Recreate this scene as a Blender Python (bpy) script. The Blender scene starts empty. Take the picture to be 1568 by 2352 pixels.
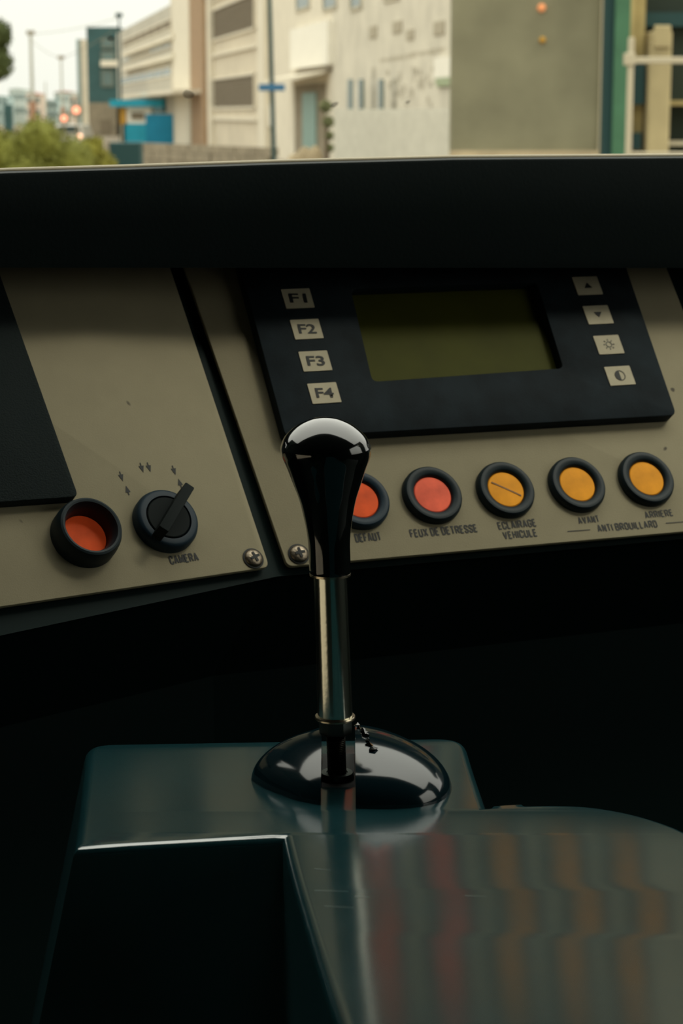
import bpy, bmesh, math, random
from mathutils import Vector, Matrix
random.seed(7)
C = bpy.context.scene.collection
SC = bpy.context.scene
# ------------------------------------------------------------------ camera
W, H, F = 1568, 2352, 4580.0
PITCH = math.degrees(math.atan((1176 - 260) / F))
EYE = Vector((0, 0, 2.1))
cam_d = bpy.data.cameras.new('camera')
cam_d.sensor_fit = 'VERTICAL'; cam_d.sensor_height = 36.0
cam_d.lens = F / H * 36.0
cam_d.clip_start = 0.02; cam_d.clip_end = 2000
cam_d.dof.use_dof = True; cam_d.dof.focus_distance = 0.75
cam_d.dof.aperture_fstop = 28.0
cam = bpy.data.objects.new('camera', cam_d); C.objects.link(cam)
cam.location = EYE; cam.rotation_euler = (math.radians(90 - PITCH), 0, 0)
SC.camera = cam
# ------------------------------------------------------------------ sky, sun, exposure
SC.view_settings.view_transform = 'Standard'; SC.view_settings.look = 'None'
SC.view_settings.gamma = 1; SC.view_settings.use_curve_mapping = False
SC.view_settings.exposure = 0.0
wd = bpy.data.worlds.new('overcast_sky'); SC.world = wd; wd.use_nodes = True
nt = wd.node_tree; nt.nodes.clear()
wo = nt.nodes.new('ShaderNodeOutputWorld'); bg = nt.nodes.new('ShaderNodeBackground')
tc = nt.nodes.new('ShaderNodeTexCoord'); sx = nt.nodes.new('ShaderNodeSeparateXYZ')
mr = nt.nodes.new('ShaderNodeMapRange')
nt.links.new(tc.outputs['Generated'], sx.inputs[0]); nt.links.new(sx.outputs['Z'], mr.inputs['Value'])
mr.inputs['From Min'].default_value = 0; mr.inputs['From Max'].default_value = 1
mr.inputs['To Min'].default_value = 1.05; mr.inputs['To Max'].default_value = 3.0
bg.inputs['Color'].default_value = (1.0, 0.975, 0.90, 1)
nt.links.new(mr.outputs[0], bg.inputs['Strength']); nt.links.new(bg.outputs[0], wo.inputs[0])
sun_d = bpy.data.lights.new('veiled_sun', 'SUN'); sun_d.energy = 1.3; sun_d.angle = math.radians(15)
sun_d.color = (1.0, 0.93, 0.80)
sun = bpy.data.objects.new('veiled_sun', sun_d); C.objects.link(sun)
SUN_FROM = Vector((0.70, -0.13, 1.0))
sun.rotation_euler = (-SUN_FROM).to_track_quat('-Z', 'Y').to_euler()

# ------------------------------------------------------------------ helpers
_p = math.radians(PITCH)
FW = Vector((0, math.cos(_p), -math.sin(_p))); UP = Vector((0, math.sin(_p), math.cos(_p))); RT = Vector((1, 0, 0))
def ray(px, py): return FW + RT * ((px - W / 2) / F) + UP * ((H / 2 - py) / F)
def at(px, py, Y):
    d = ray(px, py); return EYE + d * (Y / d.y)
def on_plane(px, py, p0, n):
    d = ray(px, py); return EYE + d * ((p0 - EYE).dot(n) / d.dot(n))

def mat(name, col, rough=0.6, spec=0.5, metal=0.0, coat=0.0, coat_rough=0.1, emit=None, estr=0.0,
        var=0.0, vscale=30.0, bump=0.0, bscale=200.0, ior=None, rvar=0.0, specks=None):
    m = bpy.data.materials.new(name); m.use_nodes = True
    t = m.node_tree; b = t.nodes['Principled BSDF']
    b.inputs['Base Color'].default_value = (*col, 1); b.inputs['Roughness'].default_value = rough
    b.inputs['Specular IOR Level'].default_value = spec; b.inputs['Metallic'].default_value = metal
    b.inputs['Coat Weight'].default_value = coat; b.inputs['Coat Roughness'].default_value = coat_rough
    if ior: b.inputs['IOR'].default_value = ior
    if emit: b.inputs['Emission Color'].default_value = (*emit, 1); b.inputs['Emission Strength'].default_value = estr
    co = t.nodes.new('ShaderNodeTexCoord')
    if var > 0 or specks:
        n = t.nodes.new('ShaderNodeTexNoise'); n.inputs['Scale'].default_value = vscale; n.inputs['Detail'].default_value = 6
        t.links.new(co.outputs['Object'], n.inputs['Vector'])
        r = t.nodes.new('ShaderNodeMapRange'); r.inputs['From Min'].default_value = .3; r.inputs['From Max'].default_value = .7
        r.inputs['To Min'].default_value = 1 - var; r.inputs['To Max'].default_value = 1 + var
        t.links.new(n.outputs['Fac'], r.inputs['Value'])
        mx = t.nodes.new('ShaderNodeVectorMath'); mx.operation = 'SCALE'; mx.inputs[0].default_value = col
        t.links.new(r.outputs[0], mx.inputs['Scale'])
        out = mx.outputs[0]
        if specks:
            sc_, th, dc = specks
            v = t.nodes.new('ShaderNodeTexNoise'); v.inputs['Scale'].default_value = sc_; v.inputs['Detail'].default_value = 1
            t.links.new(co.outputs['Object'], v.inputs['Vector'])
            g = t.nodes.new('ShaderNodeMapRange'); g.inputs['From Min'].default_value = th; g.inputs['From Max'].default_value = th + .03
            t.links.new(v.outputs['Fac'], g.inputs['Value'])
            mc = t.nodes.new('ShaderNodeMix'); mc.data_type = 'RGBA'
            t.links.new(g.outputs[0], mc.inputs['Factor']); t.links.new(out, mc.inputs['A']); mc.inputs['B'].default_value = (*dc, 1)
            out = mc.outputs['Result']
        t.links.new(out, b.inputs['Base Color'])
    if bump > 0:
        n2 = t.nodes.new('ShaderNodeTexNoise'); n2.inputs['Scale'].default_value = bscale; n2.inputs['Detail'].default_value = 3
        t.links.new(co.outputs['Object'], n2.inputs['Vector'])
        bp = t.nodes.new('ShaderNodeBump'); bp.inputs['Strength'].default_value = bump; bp.inputs['Distance'].default_value = 0.001
        t.links.new(n2.outputs['Fac'], bp.inputs['Height']); t.links.new(bp.outputs[0], b.inputs['Normal'])
    if rvar > 0:
        n3 = t.nodes.new('ShaderNodeTexNoise'); n3.inputs['Scale'].default_value = 25; n3.inputs['Detail'].default_value = 5
        t.links.new(co.outputs['Object'], n3.inputs['Vector'])
        r3 = t.nodes.new('ShaderNodeMapRange'); r3.inputs['To Min'].default_value = max(0, rough - rvar); r3.inputs['To Max'].default_value = rough + rvar
        t.links.new(n3.outputs['Fac'], r3.inputs['Value']); t.links.new(r3.outputs[0], b.inputs['Roughness'])
    return m

def obj(name, verts, faces, m, parent=None, mw=None, smooth=None, bevel=0, seg=3):
    me = bpy.data.meshes.new(name)
    me.from_pydata([tuple(v) for v in verts], [], faces)
    bm = bmesh.new(); bm.from_mesh(me); bmesh.ops.remove_doubles(bm, verts=bm.verts, dist=1e-6)
    bmesh.ops.recalc_face_normals(bm, faces=bm.faces)
    if bevel > 0:
        eds = [e for e in bm.edges if len(e.link_faces) == 2 and e.calc_face_angle(0) > math.radians(30)]
        bmesh.ops.bevel(bm, geom=eds, offset=bevel, segments=seg, profile=.5, affect='EDGES', clamp_overlap=True)
    bm.to_mesh(me); bm.free()
    if smooth is not None:
        me.polygons.foreach_set('use_smooth', [True] * len(me.polygons)); me.set_sharp_from_angle(angle=math.radians(smooth))
    if m: me.materials.append(m)
    o = bpy.data.objects.new(name, me); C.objects.link(o)
    if parent: o.parent = parent
    elif mw is not None: o.matrix_world = mw
    return o
def empty(name, mw, label, cat, group=None):
    o = bpy.data.objects.new(name, None); C.objects.link(o); o.matrix_world = mw; o.empty_display_size = .02
    return tag(o, label, cat, group)
def tag(o, label, cat, group=None, kind=None):
    if label: o['label'] = label
    if cat: o['category'] = cat
    if group: o['group'] = group
    if kind: o['kind'] = kind
    return o
class MB:
    def __init__(s): s.v = []; s.f = []
    def add(s, v, f):
        b = len(s.v); s.v += [Vector(x) for x in v]; s.f += [[b + i for i in q] for q in f]; return s
    def box(s, x0, x1, y0, y1, z0, z1, M=None):
        v = [Vector((x, y, z)) for z in (z0, z1) for y in (y0, y1) for x in (x0, x1)]
        if M: v = [M @ q for q in v]
        return s.add(v, [(0, 2, 3, 1), (4, 5, 7, 6), (0, 1, 5, 4), (2, 6, 7, 3), (0, 4, 6, 2), (1, 3, 7, 5)])
    def prism(s, pts, z0, z1):
        n = len(pts)
        return s.add([(p[0], p[1], z0) for p in pts] + [(p[0], p[1], z1) for p in pts],
                     [list(range(n))[::-1], [n + i for i in range(n)]] + [(i, (i + 1) % n, n + (i + 1) % n, n + i) for i in range(n)])
    def lathe(s, prof, n=48, cx=0, cy=0, axis=None):
        # prof: (r, z) list; axis optional function z -> (x, y)
        b = len(s.v); rings = []
        for r, z in prof:
            ox, oy = axis(z) if axis else (cx, cy)
            if r < 1e-7: rings.append([len(s.v)]); s.v.append(Vector((ox, oy, z)))
            else:
                rings.append(list(range(len(s.v), len(s.v) + n)))
                for k in range(n):
                    a = 2 * math.pi * k / n; s.v.append(Vector((ox + r * math.cos(a), oy + r * math.sin(a), z)))
        for A, B in zip(rings, rings[1:]):
            for k in range(n):
                a0, a1 = A[k % len(A)], A[(k + 1) % len(A)]; b0, b1 = B[k % len(B)], B[(k + 1) % len(B)]
                q = []
                for i in (a0, a1, b1, b0):
                    if i not in q: q.append(i)
                if len(q) > 2: s.f.append(q)
        return s
    def tube(s, p0, p1, r, n=10, r1=None):
        p0 = Vector(p0); p1 = Vector(p1); d = (p1 - p0).normalized()
        a = d.orthogonal().normalized(); b = d.cross(a); r1 = r if r1 is None else r1
        v = [p + (a * math.cos(2 * math.pi * k / n) + b * math.sin(2 * math.pi * k / n)) * rr for p, rr in ((p0, r), (p1, r1)) for k in range(n)]
        return s.add(v, [list(range(n))[::-1], list(range(n, 2 * n))] + [(k, (k + 1) % n, n + (k + 1) % n, n + k) for k in range(n)])
    def build(s, name, m, parent=None, **k): return obj(name, s.v, s.f, m, parent, **k)
def rounded(pts, rad, n=6):
    """round the corners of a convex/concave polygon"""
    out = []
    L = len(pts); rad = rad if isinstance(rad, (list, tuple)) else [rad] * L
    for i, p in enumerate(pts):
        p = Vector(p[:2]); a = Vector(pts[i - 1][:2]) - p; b = Vector(pts[(i + 1) % L][:2]) - p
        if rad[i] <= 0: out.append(tuple(p)); continue
        ang = a.angle(b); d = min(rad[i] / math.tan(ang / 2), a.length * .48, b.length * .48)
        q0 = p + a.normalized() * d; q1 = p + b.normalized() * d
        for k in range(n + 1):
            t = k / n; out.append(tuple(q0 * (1 - t) ** 2 + p * 2 * t * (1 - t) + q1 * t * t))
    return out
def lerp(a, b, t): return a + (b - a) * t

# ------------------------------------------------------------------ materials
M_black = mat('black_plastic', (.004, .0095, .008), .62, .22, bump=.15, bscale=900)
M_cowl = mat('cowl_vinyl', (.0016, .0060, .0062), .6, .12, bump=.1, bscale=500, rvar=.08)
M_cab = mat('cab_lining', (.008, .015, .012), .9, .1, var=.2, vscale=4)
M_plate = mat('beige_painted_plate', (.315, .28, .185), .75, .12, var=.035, vscale=60, bump=.12, bscale=1500, specks=(95, .77, (.10, .09, .07)))
M_bezel = mat('dark_display_foil', (.009, .0145, .018), .7, .10, var=.35, vscale=60, bump=.1, bscale=1500)
M_blank = mat('dark_grained_plastic', (.010, .016, .016), .75, .12, bump=.4, bscale=1200)
M_lcd = mat('olive_lcd', (.050, .053, .004), .6, .10, var=.12, vscale=40)
M_key = mat('pale_key_print', (.46, .415, .30), .7, .1, var=.05, vscale=200)
M_ink = mat('black_ink', (.012, .014, .014), .6, .3)
M_inkgrey = mat('grey_ink', (.10, .10, .08), .6, .3)
M_ring = mat('satin_black_ring', (.006, .015, .019), .5, .22)
M_ringblue = mat('blue_black_ring', (.009, .024, .038), .5, .22)  # bluer and a little lighter than the plain black ring
M_knobdisc = mat('matte_black_disc', (.008, .012, .012), .7, .12)
M_red = mat('orange_red_lens', (.55, .07, .012), .6, .15, emit=(1, .11, .025), estr=.10, var=.3, vscale=90)
M_pink = mat('faded_red_lens', (.60, .10, .05), .6, .15, emit=(1, .13, .07), estr=.12, var=.3, vscale=90)
M_amber = mat('amber_lens', (.62, .255, .012), .6, .15, emit=(1, .36, .012), estr=.10, var=.2, vscale=90)
M_screw = mat('worn_steel', (.24, .20, .15), .4, .5, metal=1, bump=.2, bscale=900)
M_knob = mat('gloss_black_knob', (.004, .005, .005), .10, .5, coat=1.0, coat_rough=.03)
M_chrome = mat('brushed_chrome', (.72, .72, .62), .18, .5, metal=1, bump=.03, bscale=600)
M_brass = mat('thin_steel_rim', (.6, .52, .38), .25, .5, metal=1)
M_nut = mat('blackened_steel', (.10, .12, .11), .42, .5, metal=1)
M_rod = mat('oily_threaded_steel', (.06, .06, .05), .4, .5, metal=1)
M_desk = mat('glossy_teal_grey_housing', (.006, .034, .040), .15, .5, ior=2.6, rvar=.02, var=.1, vscale=25)
M_dome = mat('polished_dark_dome', (.003, .012, .016), .11, .5, ior=1.7)

# ------------------------------------------------------------------ cab shell (setting)
def struct(name, mb, m, **k): o = mb.build(name, m, **k); o['kind'] = 'structure'; return o
XL, XR, YB, ZF, ZC = -1.15, 1.25, -1.3, 0.95, 2.78
EDGE = [(-700, 428), (-300, 409), (0, 395), (300, 386), (620, 375), (1040, 364), (1568, 360), (2000, 358), (2600, 357)]
YE = 0.955; YW = 1.25
struct('floor', MB().box(XL, XR, YB, 1.6, ZF - .04, ZF), M_cab)
struct('wall_left', MB().box(XL - .05, XL, YB, -.90, ZF - .04, ZC).box(XL - .05, XL, .50, 1.45, ZF - .04, ZC).box(XL - .05, XL, -.90, .50, ZF - .04, 1.42).box(XL - .05, XL, -.90, .50, 1.85, ZC), M_cab)
w = MB().box(XR, XR + .05, YB, 1.45, ZF - .04, 1.95).box(XR, XR + .05, YB, 1.45, 2.62, ZC).box(XR, XR + .05, YB, .15, 1.95, 2.62).box(XR, XR + .05, 1.0, 1.45, 1.95, 2.62)
struct('wall_right', w, M_cab)
struct('wall_back', MB().box(XL - .05, XR + .05, YB - .05, YB, ZF - .04, ZC), M_cab)
YT = 0.73
struct('ceiling', MB().box(XL - .05, XR + .05, YB - .05, YT, ZC, ZC + .04), M_cab)
# front bulkhead below the windscreen (behind the console)
struct('wall_front', MB().box(XL, XR, 1.40, 1.45, ZF - .04, 1.98), M_cab)
gm = bpy.data.materials.new('windscreen_glass'); gm.use_nodes = True
t = gm.node_tree; t.nodes.clear(); go = t.nodes.new('ShaderNodeOutputMaterial'); gx = t.nodes.new('ShaderNodeMixShader')
gt = t.nodes.new('ShaderNodeBsdfTransparent'); gt.inputs[0].default_value = (.97, .985, .96, 1)
gg = t.nodes.new('ShaderNodeBsdfGlossy'); gg.inputs['Roughness'].default_value = .02
lw = t.nodes.new('ShaderNodeLayerWeight'); fp = t.nodes.new('ShaderNodeMath'); fp.operation = 'POWER'; fp.inputs[1].default_value = 5
fr = t.nodes.new('ShaderNodeMapRange'); fr.inputs['To Min'].default_value = .02; fr.inputs['To Max'].default_value = .8
t.links.new(lw.outputs['Facing'], fp.inputs[0]); t.links.new(fp.outputs[0], fr.inputs['Value'])
gn = t.nodes.new('ShaderNodeTexNoise'); gn.inputs['Scale'].default_value = 55; gn.inputs['Detail'].default_value = 1
gr = t.nodes.new('ShaderNodeMapRange'); gr.inputs['From Min'].default_value = .775; gr.inputs['From Max'].default_value = .80; gr.inputs['To Max'].default_value = .55
gc = t.nodes.new('ShaderNodeTexCoord'); gd = t.nodes.new('ShaderNodeBsdfDiffuse'); gd.inputs[0].default_value = (.10, .09, .06, 1)
g2 = t.nodes.new('ShaderNodeMixShader')
t.links.new(gc.outputs['Object'], gn.inputs['Vector']); t.links.new(gn.outputs['Fac'], gr.inputs['Value'])
t.links.new(fr.outputs[0], gx.inputs[0]); t.links.new(gt.outputs[0], gx.inputs[1]); t.links.new(gg.outputs[0], gx.inputs[2])
t.links.new(gr.outputs[0], g2.inputs[0]); t.links.new(gx.outputs[0], g2.inputs[1]); t.links.new(gd.outputs[0], g2.inputs[2])
t.links.new(g2.outputs[0], go.inputs[0])
# raked windscreen: pane from the cowl edge up to the roof
zb = 2.03
win = bpy.data.objects.new('window_1', None); C.objects.link(win); win['kind'] = 'structure'; win.location = (0, YW + .02, zb)
def rel(vs, o): return [Vector(v) - o.location for v in vs]
pv = [(XL, YW + .030, zb), (XR, YW + .030, zb), (XR, YT, ZC), (XL, YT, ZC)]
pv2 = [(XL, YW + .036, zb), (XR, YW + .036, zb), (XR, YT + .006, ZC + .003), (XL, YT + .006, ZC + .003)]
obj('window_pane', rel(pv + pv2, win), [(0, 1, 2, 3), (7, 6, 5, 4), (0, 4, 5, 1), (1, 5, 6, 2), (2, 6, 7, 3), (3, 7, 4, 0)], gm, win)
f = MB()
for x in (XL, XR - .05): f.add(*[[(x, YW + .01, zb - .02), (x + .05, YW + .01, zb - .02), (x + .05, YT - .02, ZC - .02), (x, YT - .02, ZC - .02),
        (x, YW + .05, zb - .02), (x + .05, YW + .05, zb - .02), (x + .05, YT + .03, ZC + .01), (x, YT + .03, ZC + .01)],
        [(0, 1, 2, 3), (7, 6, 5, 4), (0, 4, 5, 1), (1, 5, 6, 2), (2, 6, 7, 3), (3, 7, 4, 0)]])
obj('window_frame', rel(f.v, win), f.f, M_cab, win)
w2 = bpy.data.objects.new('window_2', None); C.objects.link(w2); w2['kind'] = 'structure'; w2.location = (XR, .15, 1.95)
MB().box(.02, .026, 0, .85, 0, .67).build('window_pane', gm, w2)
w3 = bpy.data.objects.new('added_window_3', None); C.objects.link(w3); w3['kind'] = 'structure'; w3.location = (XL, -.90, 1.42)  # unseen low window, added to put a warm stripe on the lever tube
MB().box(-.026, -.02, 0, 1.40, 0, .43).build('window_pane', gm, w3)

# ------------------------------------------------------------------ console plates: geometry frames
def frame(phi, s, p0):
    a = math.radians(phi); s = math.radians(s)
    row = Vector((math.cos(a), math.sin(a), 0)); up = Vector((-math.sin(a) * math.cos(s), math.cos(a) * math.cos(s), math.sin(s)))
    n = row.cross(up); M = Matrix.Translation(p0) @ Matrix((row, up, n)).transposed().to_4x4()
    return M
class Plate:
    def __init__(s, phi, sl, p0): s.M = frame(phi, sl, p0); s.I = s.M.inverted(); s.n = s.M.to_3x3() @ Vector((0, 0, 1)); s.p0 = Vector(p0)
    def uv(s, px, py, w=0):
        q = on_plane(px, py, s.p0 + s.n * w, s.n); l = s.I @ q; return (l.x, l.y)
    def m(s, u, v, w=0): return s.M @ Matrix.Translation((u, v, w))
PR = Plate(24, 52, at(993, 1138, .915))
PL = Plate(34, 52, on_plane(640, 1300, PR.p0, PR.n))
TH = .0025
# right plate
rp = [PR.uv(660, 1301), PR.uv(1760, 1204), PR.uv(1521, 590), PR.uv(415, 590)]
panel_r = empty('dashboard_section', PR.M, 'beige metal control panel carrying the screen and a row of five lit buttons', 'control panel', 'beige console panels')
MB().prism(rounded(rp, [.0035, .003, .003, .003]), -TH, 0).build('plate', M_plate, panel_r, bevel=.0005, seg=2, smooth=40)
# left plate
lp = [PL.uv(-160, 1417), PL.uv(619, 1302), PL.uv(383, 590), PL.uv(-420, 600)]
panel_l = empty('dashboard_section', PL.M, 'beige metal control panel at left with the CAMERA selector and one red button', 'control panel', 'beige console panels')
MB().prism(rounded(lp, [.003, .0035, .003, .003]), -TH, 0).build('plate', M_plate, panel_l, bevel=.0005, seg=2, smooth=40)

# console body behind the plates
jd = PR.n.cross(PL.n).normalized()
if jd.z < 0: jd = -jd
J0 = on_plane(640, 1300, PR.p0, PR.n)
rowR = PR.M.to_3x3() @ Vector((1, 0, 0)); rowL = PL.M.to_3x3() @ Vector((-1, 0, 0)); nb = (PR.n + PL.n).normalized()
nH = Vector((nb.x, nb.y, 0)).normalized()
slopeL = 1 / math.sin(math.radians(52))
def station(kind):
    pts = []
    for tz, out in ((.155, 0), (-.003, 0)):
        b = J0 + jd * tz - nb * .0045
        pts.append(b)
    lipb = pts[1] - nH * .008 - Vector((0, 0, .003))
    pts += [lipb, lipb - nH * .06 - Vector((0, 0, .06)), lipb - nH * .07 - Vector((0, 0, .9))]
    off = {'j': Vector((0, 0, 0)), 'r': rowR * .55, 'l': rowL * .5, }[kind]
    if kind == 'l': off = rowL * .5 + (PL.M.to_3x3() @ Vector((0, -.028, 0)))
    if kind == 'r': off = rowR * .55 + (PR.M.to_3x3() @ Vector((0, -.004, 0)))
    return [p + off for p in pts]
st = [station('l'), station('j'), station('r')]
mb = MB(); n = len(st[0])
for s in st: mb.v += s
for i in range(2):
    for k in range(n - 1): mb.f.append([i * n + k, i * n + k + 1, (i + 1) * n + k + 1, (i + 1) * n + k])
back = [[p + Vector((0, .16, 0)) for p in (s[0], s[-1])] for s in st]
b0 = len(mb.v)
for s, bk in zip(st, back): mb.v += bk
for i in range(2):
    mb.f.append([i * n, (i + 1) * n, b0 + 2 * (i + 1), b0 + 2 * i]); mb.f.append([b0 + 2 * i, b0 + 2 * i + 2, b0 + 2 * i + 3, b0 + 2 * i + 1])
    mb.f.append([i * n + n - 1, b0 + 2 * i + 1, b0 + 2 * i + 3, (i + 1) * n + n - 1])
mb.f.append([0, b0, b0 + 1] + [k for k in range(n - 1, 0, -1)]); mb.f.append([2 * n + k for k in range(n)] + [b0 + 5, b0 + 4])
M_body = mat('console_body_plastic', (.0035, .012, .0115), .6, .1)
body = mb.build('driver_console', M_body); tag(body, 'black moulded console body behind and below the beige panels', 'console')

# cowl above the plates
def plate_y(px):
    p = PL if px < 432 else PR
    return on_plane(px, 622, p.p0, p.n).y
edge = [at(x, y, plate_y(x) - .046) for x, y in EDGE]
cw = MB(); rows = []
for i, (px, py) in enumerate(EDGE):
    T = edge[i]
    # lip under: above the plates' top
    pl = PL if px < 432 else PR
    # lip pixel height ~ 612
    u = at(px, 620, plate_y(px) - .040)
    prof = [T + Vector((0, .24, -.26)), T + Vector((0, .24, -.02)), T + Vector((0, .05, -.002)), T + Vector((0, .008, .0)), T + Vector((0, .0008, -.0006)), T + Vector((0, .0004, -.0016)), lerp(T, u, .5) + Vector((0, .0, 0)),
            u + Vector((0, -.001, .006)), u + Vector((0, .0, .001)), u + Vector((0, .003, .001)), T + Vector((0, .009, -.008)), T + Vector((0, .235, -.028)), T + Vector((0, .235, -.26))]
    rows.append(prof)
k = len(rows[0])
for r in rows: cw.v += r
for i in range(len(rows) - 1):
    for j in range(k): cw.f.append([i * k + j, i * k + (j + 1) % k, (i + 1) * k + (j + 1) % k, (i + 1) * k + j])
cw.f.append(list(range(k))); cw.f.append([(len(rows) - 1) * k + j for j in range(k)][::-1])
cowl = cw.build('dashboard_cowl', M_cowl, smooth=30); tag(cowl, 'black dashboard cowl along the bottom of the windscreen', 'dashboard')
# pale rubber seal on the glass line
sl = MB()
for a, b in zip(edge, edge[1:]): sl.tube(a + Vector((0, .016, .0002)), b + Vector((0, .016, .0002)), .0011, 8)
seal = sl.build('trim_1', mat('pale_sealant', (.42, .37, .26), .5, .3), smooth=60); seal['kind'] = 'structure'

# ------------------------------------------------------------------ lettering
def text_part(name, body_, P, a, b, cap_px, parent, m, w=.0002, bold=.0, rel_to=None, ital=0):
    """a, b: pixel of the left and right end of the baseline; cap_px: pixel height of a capital"""
    u0 = Vector(P.uv(*a, w)); u1 = Vector(P.uv(*b, w)); c = Vector(P.uv(a[0] - cap_px * .28, a[1] - cap_px, w))
    width = (u1 - u0).length; ang = math.atan2((u1 - u0).y, (u1 - u0).x); hgt = abs((c - u0).y)
    cu = bpy.data.curves.new(name, 'FONT'); cu.body = body_; cu.size = 1; cu.offset = bold; cu.resolution_u = 3
    to = bpy.data.objects.new('tmp', cu); C.objects.link(to)
    dg = bpy.context.evaluated_depsgraph_get(); dg.update()
    me = bpy.data.meshes.new_from_object(to.evaluated_get(dg)); bpy.data.objects.remove(to)
    xs = [v.co.x for v in me.vertices]; ys = [v.co.y for v in me.vertices]
    x0, x1, y0, y1 = min(xs), max(xs), min(ys), max(ys)
    sx_, sy_ = width / (x1 - x0), hgt / (y1 - y0)
    R = Matrix.Rotation(ang, 2)
    for v in me.vertices:
        q = R @ Vector(((v.co.x - x0) * sx_, (v.co.y - y0) * sy_)); v.co = (u0.x + q.x, u0.y + q.y, w)
    me.materials.clear(); me.materials.append(m); me.name = name
    o = bpy.data.objects.new(name, me); C.objects.link(o); o.parent = parent
    return o
G = {'A': (.50, [[(.0, 0), (.25, 1), (.50, 0)], [(.10, .30), (.40, .30)]]), 'B': (.46, [[(0, 0), (0, 1), (.34, 1), (.44, .90), (.44, .62), (.34, .53), (0, .53)], [(.34, .53), (.46, .43), (.46, .10), (.34, 0), (0, 0)]]),
     'C': (.44, [[(.44, .68), (.44, .88), (.32, 1), (.12, 1), (0, .88), (0, .12), (.12, 0), (.32, 0), (.44, .12), (.44, .32)]]), 'D': (.44, [[(0, 0), (0, 1), (.30, 1), (.44, .88), (.44, .12), (.30, 0), (0, 0)]]),
     'E': (.38, [[(.38, 0), (0, 0), (0, 1), (.38, 1)], [(0, .52), (.33, .52)]]), 'F': (.36, [[(0, 0), (0, 1), (.36, 1)], [(0, .50), (.31, .50)]]), 'G': (.44, [[(.44, .70), (.44, .88), (.32, 1), (.12, 1), (0, .88), (0, .12), (.12, 0), (.32, 0), (.44, .12), (.44, .46), (.25, .46)]]),
     'H': (.44, [[(0, 0), (0, 1)], [(.44, 0), (.44, 1)], [(0, .52), (.44, .52)]]), 'I': (.0, [[(0, 0), (0, 1)]]), 'L': (.34, [[(0, 1), (0, 0), (.34, 0)]]), 'M': (.58, [[(0, 0), (0, 1), (.29, .12), (.58, 1), (.58, 0)]]),
     'N': (.44, [[(0, 0), (0, 1), (.44, 0), (.44, 1)]]), 'O': (.44, [[(.12, 0), (0, .12), (0, .88), (.12, 1), (.32, 1), (.44, .88), (.44, .12), (.32, 0), (.12, 0)]]), 'R': (.45, [[(0, 0), (0, 1), (.33, 1), (.44, .90), (.44, .60), (.33, .50), (0, .50)], [(.30, .50), (.45, 0)]]),
     'S': (.42, [[(0, .28), (0, .12), (.11, 0), (.31, 0), (.42, .12), (.42, .34), (0, .66), (0, .88), (.11, 1), (.31, 1), (.42, .88), (.42, .74)]]), 'T': (.42, [[(0, 1), (.42, 1)], [(.21, 1), (.21, 0)]]),
     'U': (.44, [[(0, 1), (0, .12), (.12, 0), (.32, 0), (.44, .12), (.44, 1)]]), 'V': (.48, [[(0, 1), (.24, 0), (.48, 1)]]), 'X': (.48, [[(0, 0), (.48, 1)], [(0, 1), (.48, 0)]])}
def print_word(body_, P, a, b, cap_px, parent, m, w=.0002, t=.165, gap=.30):
    """condensed sign lettering from pen strokes, fitted between two baseline points"""
    u0 = Vector(P.uv(*a, w)); u1 = Vector(P.uv(*b, w)); c = Vector(P.uv(a[0] - cap_px * .28, a[1] - cap_px, w))
    width = (u1 - u0).length; ang = math.atan2((u1 - u0).y, (u1 - u0).x); hgt = abs((c - u0).y)
    segs = []; x = t / 2
    for ch in body_:
        if ch == ' ': x += .30; continue
        gw, ss = G[ch]
        for st_ in ss: segs.append([(x + p[0], t / 2 + p[1] * (1 - t)) for p in st_])
        x += gw + gap
    tot = x - gap + t / 2; kx = width / tot; R_ = Matrix.Rotation(ang, 2); s_ = MB(); th_ = t * hgt / 2; k_ = 0
    for st_ in segs:
        pp = [u0 + R_ @ Vector((p[0] * kx, p[1] * hgt)) for p in st_]
        closed = (pp[0] - pp[-1]).length < 1e-7
        for i_ in range(len(pp) - 1):
            d_ = (pp[i_ + 1] - pp[i_]).normalized(); e_ = Vector((-d_.y, d_.x)) * th_; z_ = w + k_ * 1.5e-7; k_ += 1
            p_, q_ = pp[i_], pp[i_ + 1]
            if i_ > 0 or closed: p_ = p_ - d_ * th_ * .45
            if i_ < len(pp) - 2 or closed: q_ = q_ + d_ * th_ * .45
            s_.add([(*(p_ - e_), z_), (*(q_ - e_), z_), (*(q_ + e_), z_), (*(p_ + e_), z_)], [(0, 1, 2, 3)])
    o = s_.build('lettering', m, parent); o['label'] = 'black printed word ' + body_; return o
B = .018
print_word('CAMERA', PL, (393, 1297), (458, 1288), 20, panel_l, M_ink)
for s_, a, b, cp in (('DEFAUT', (818, 1246), (877, 1241), 20), ('FEUX DE DETRESSE', (944, 1235), (1098, 1222), 19),
                     ('ECLAIRAGE', (1146, 1217), (1233, 1209), 18), ('VEHICULE', (1158, 1239), (1235, 1232), 18),
                     ('AVANT', (1330, 1204), (1378, 1199), 16), ('ARRIERE', (1483, 1191), (1547, 1185), 16),
                     ('ANTI BROUILLARD', (1374, 1222), (1511, 1211), 17)):
    print_word(s_, PR, a, b, cp, panel_r, M_ink)
for a, b in (((1302, 1221), (1355, 1217)), ((1528, 1202), (1620, 1195))):
    p, q = Vector(PR.uv(*a)), Vector(PR.uv(*b)); d = (q - p).normalized(); nn = Vector((-d.y, d.x)) * .0002
    obj('printed_line', [(*x, .0002) for x in (p - nn, q - nn, q + nn, p + nn)], [(0, 1, 2, 3)], M_ink, panel_r)
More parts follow.
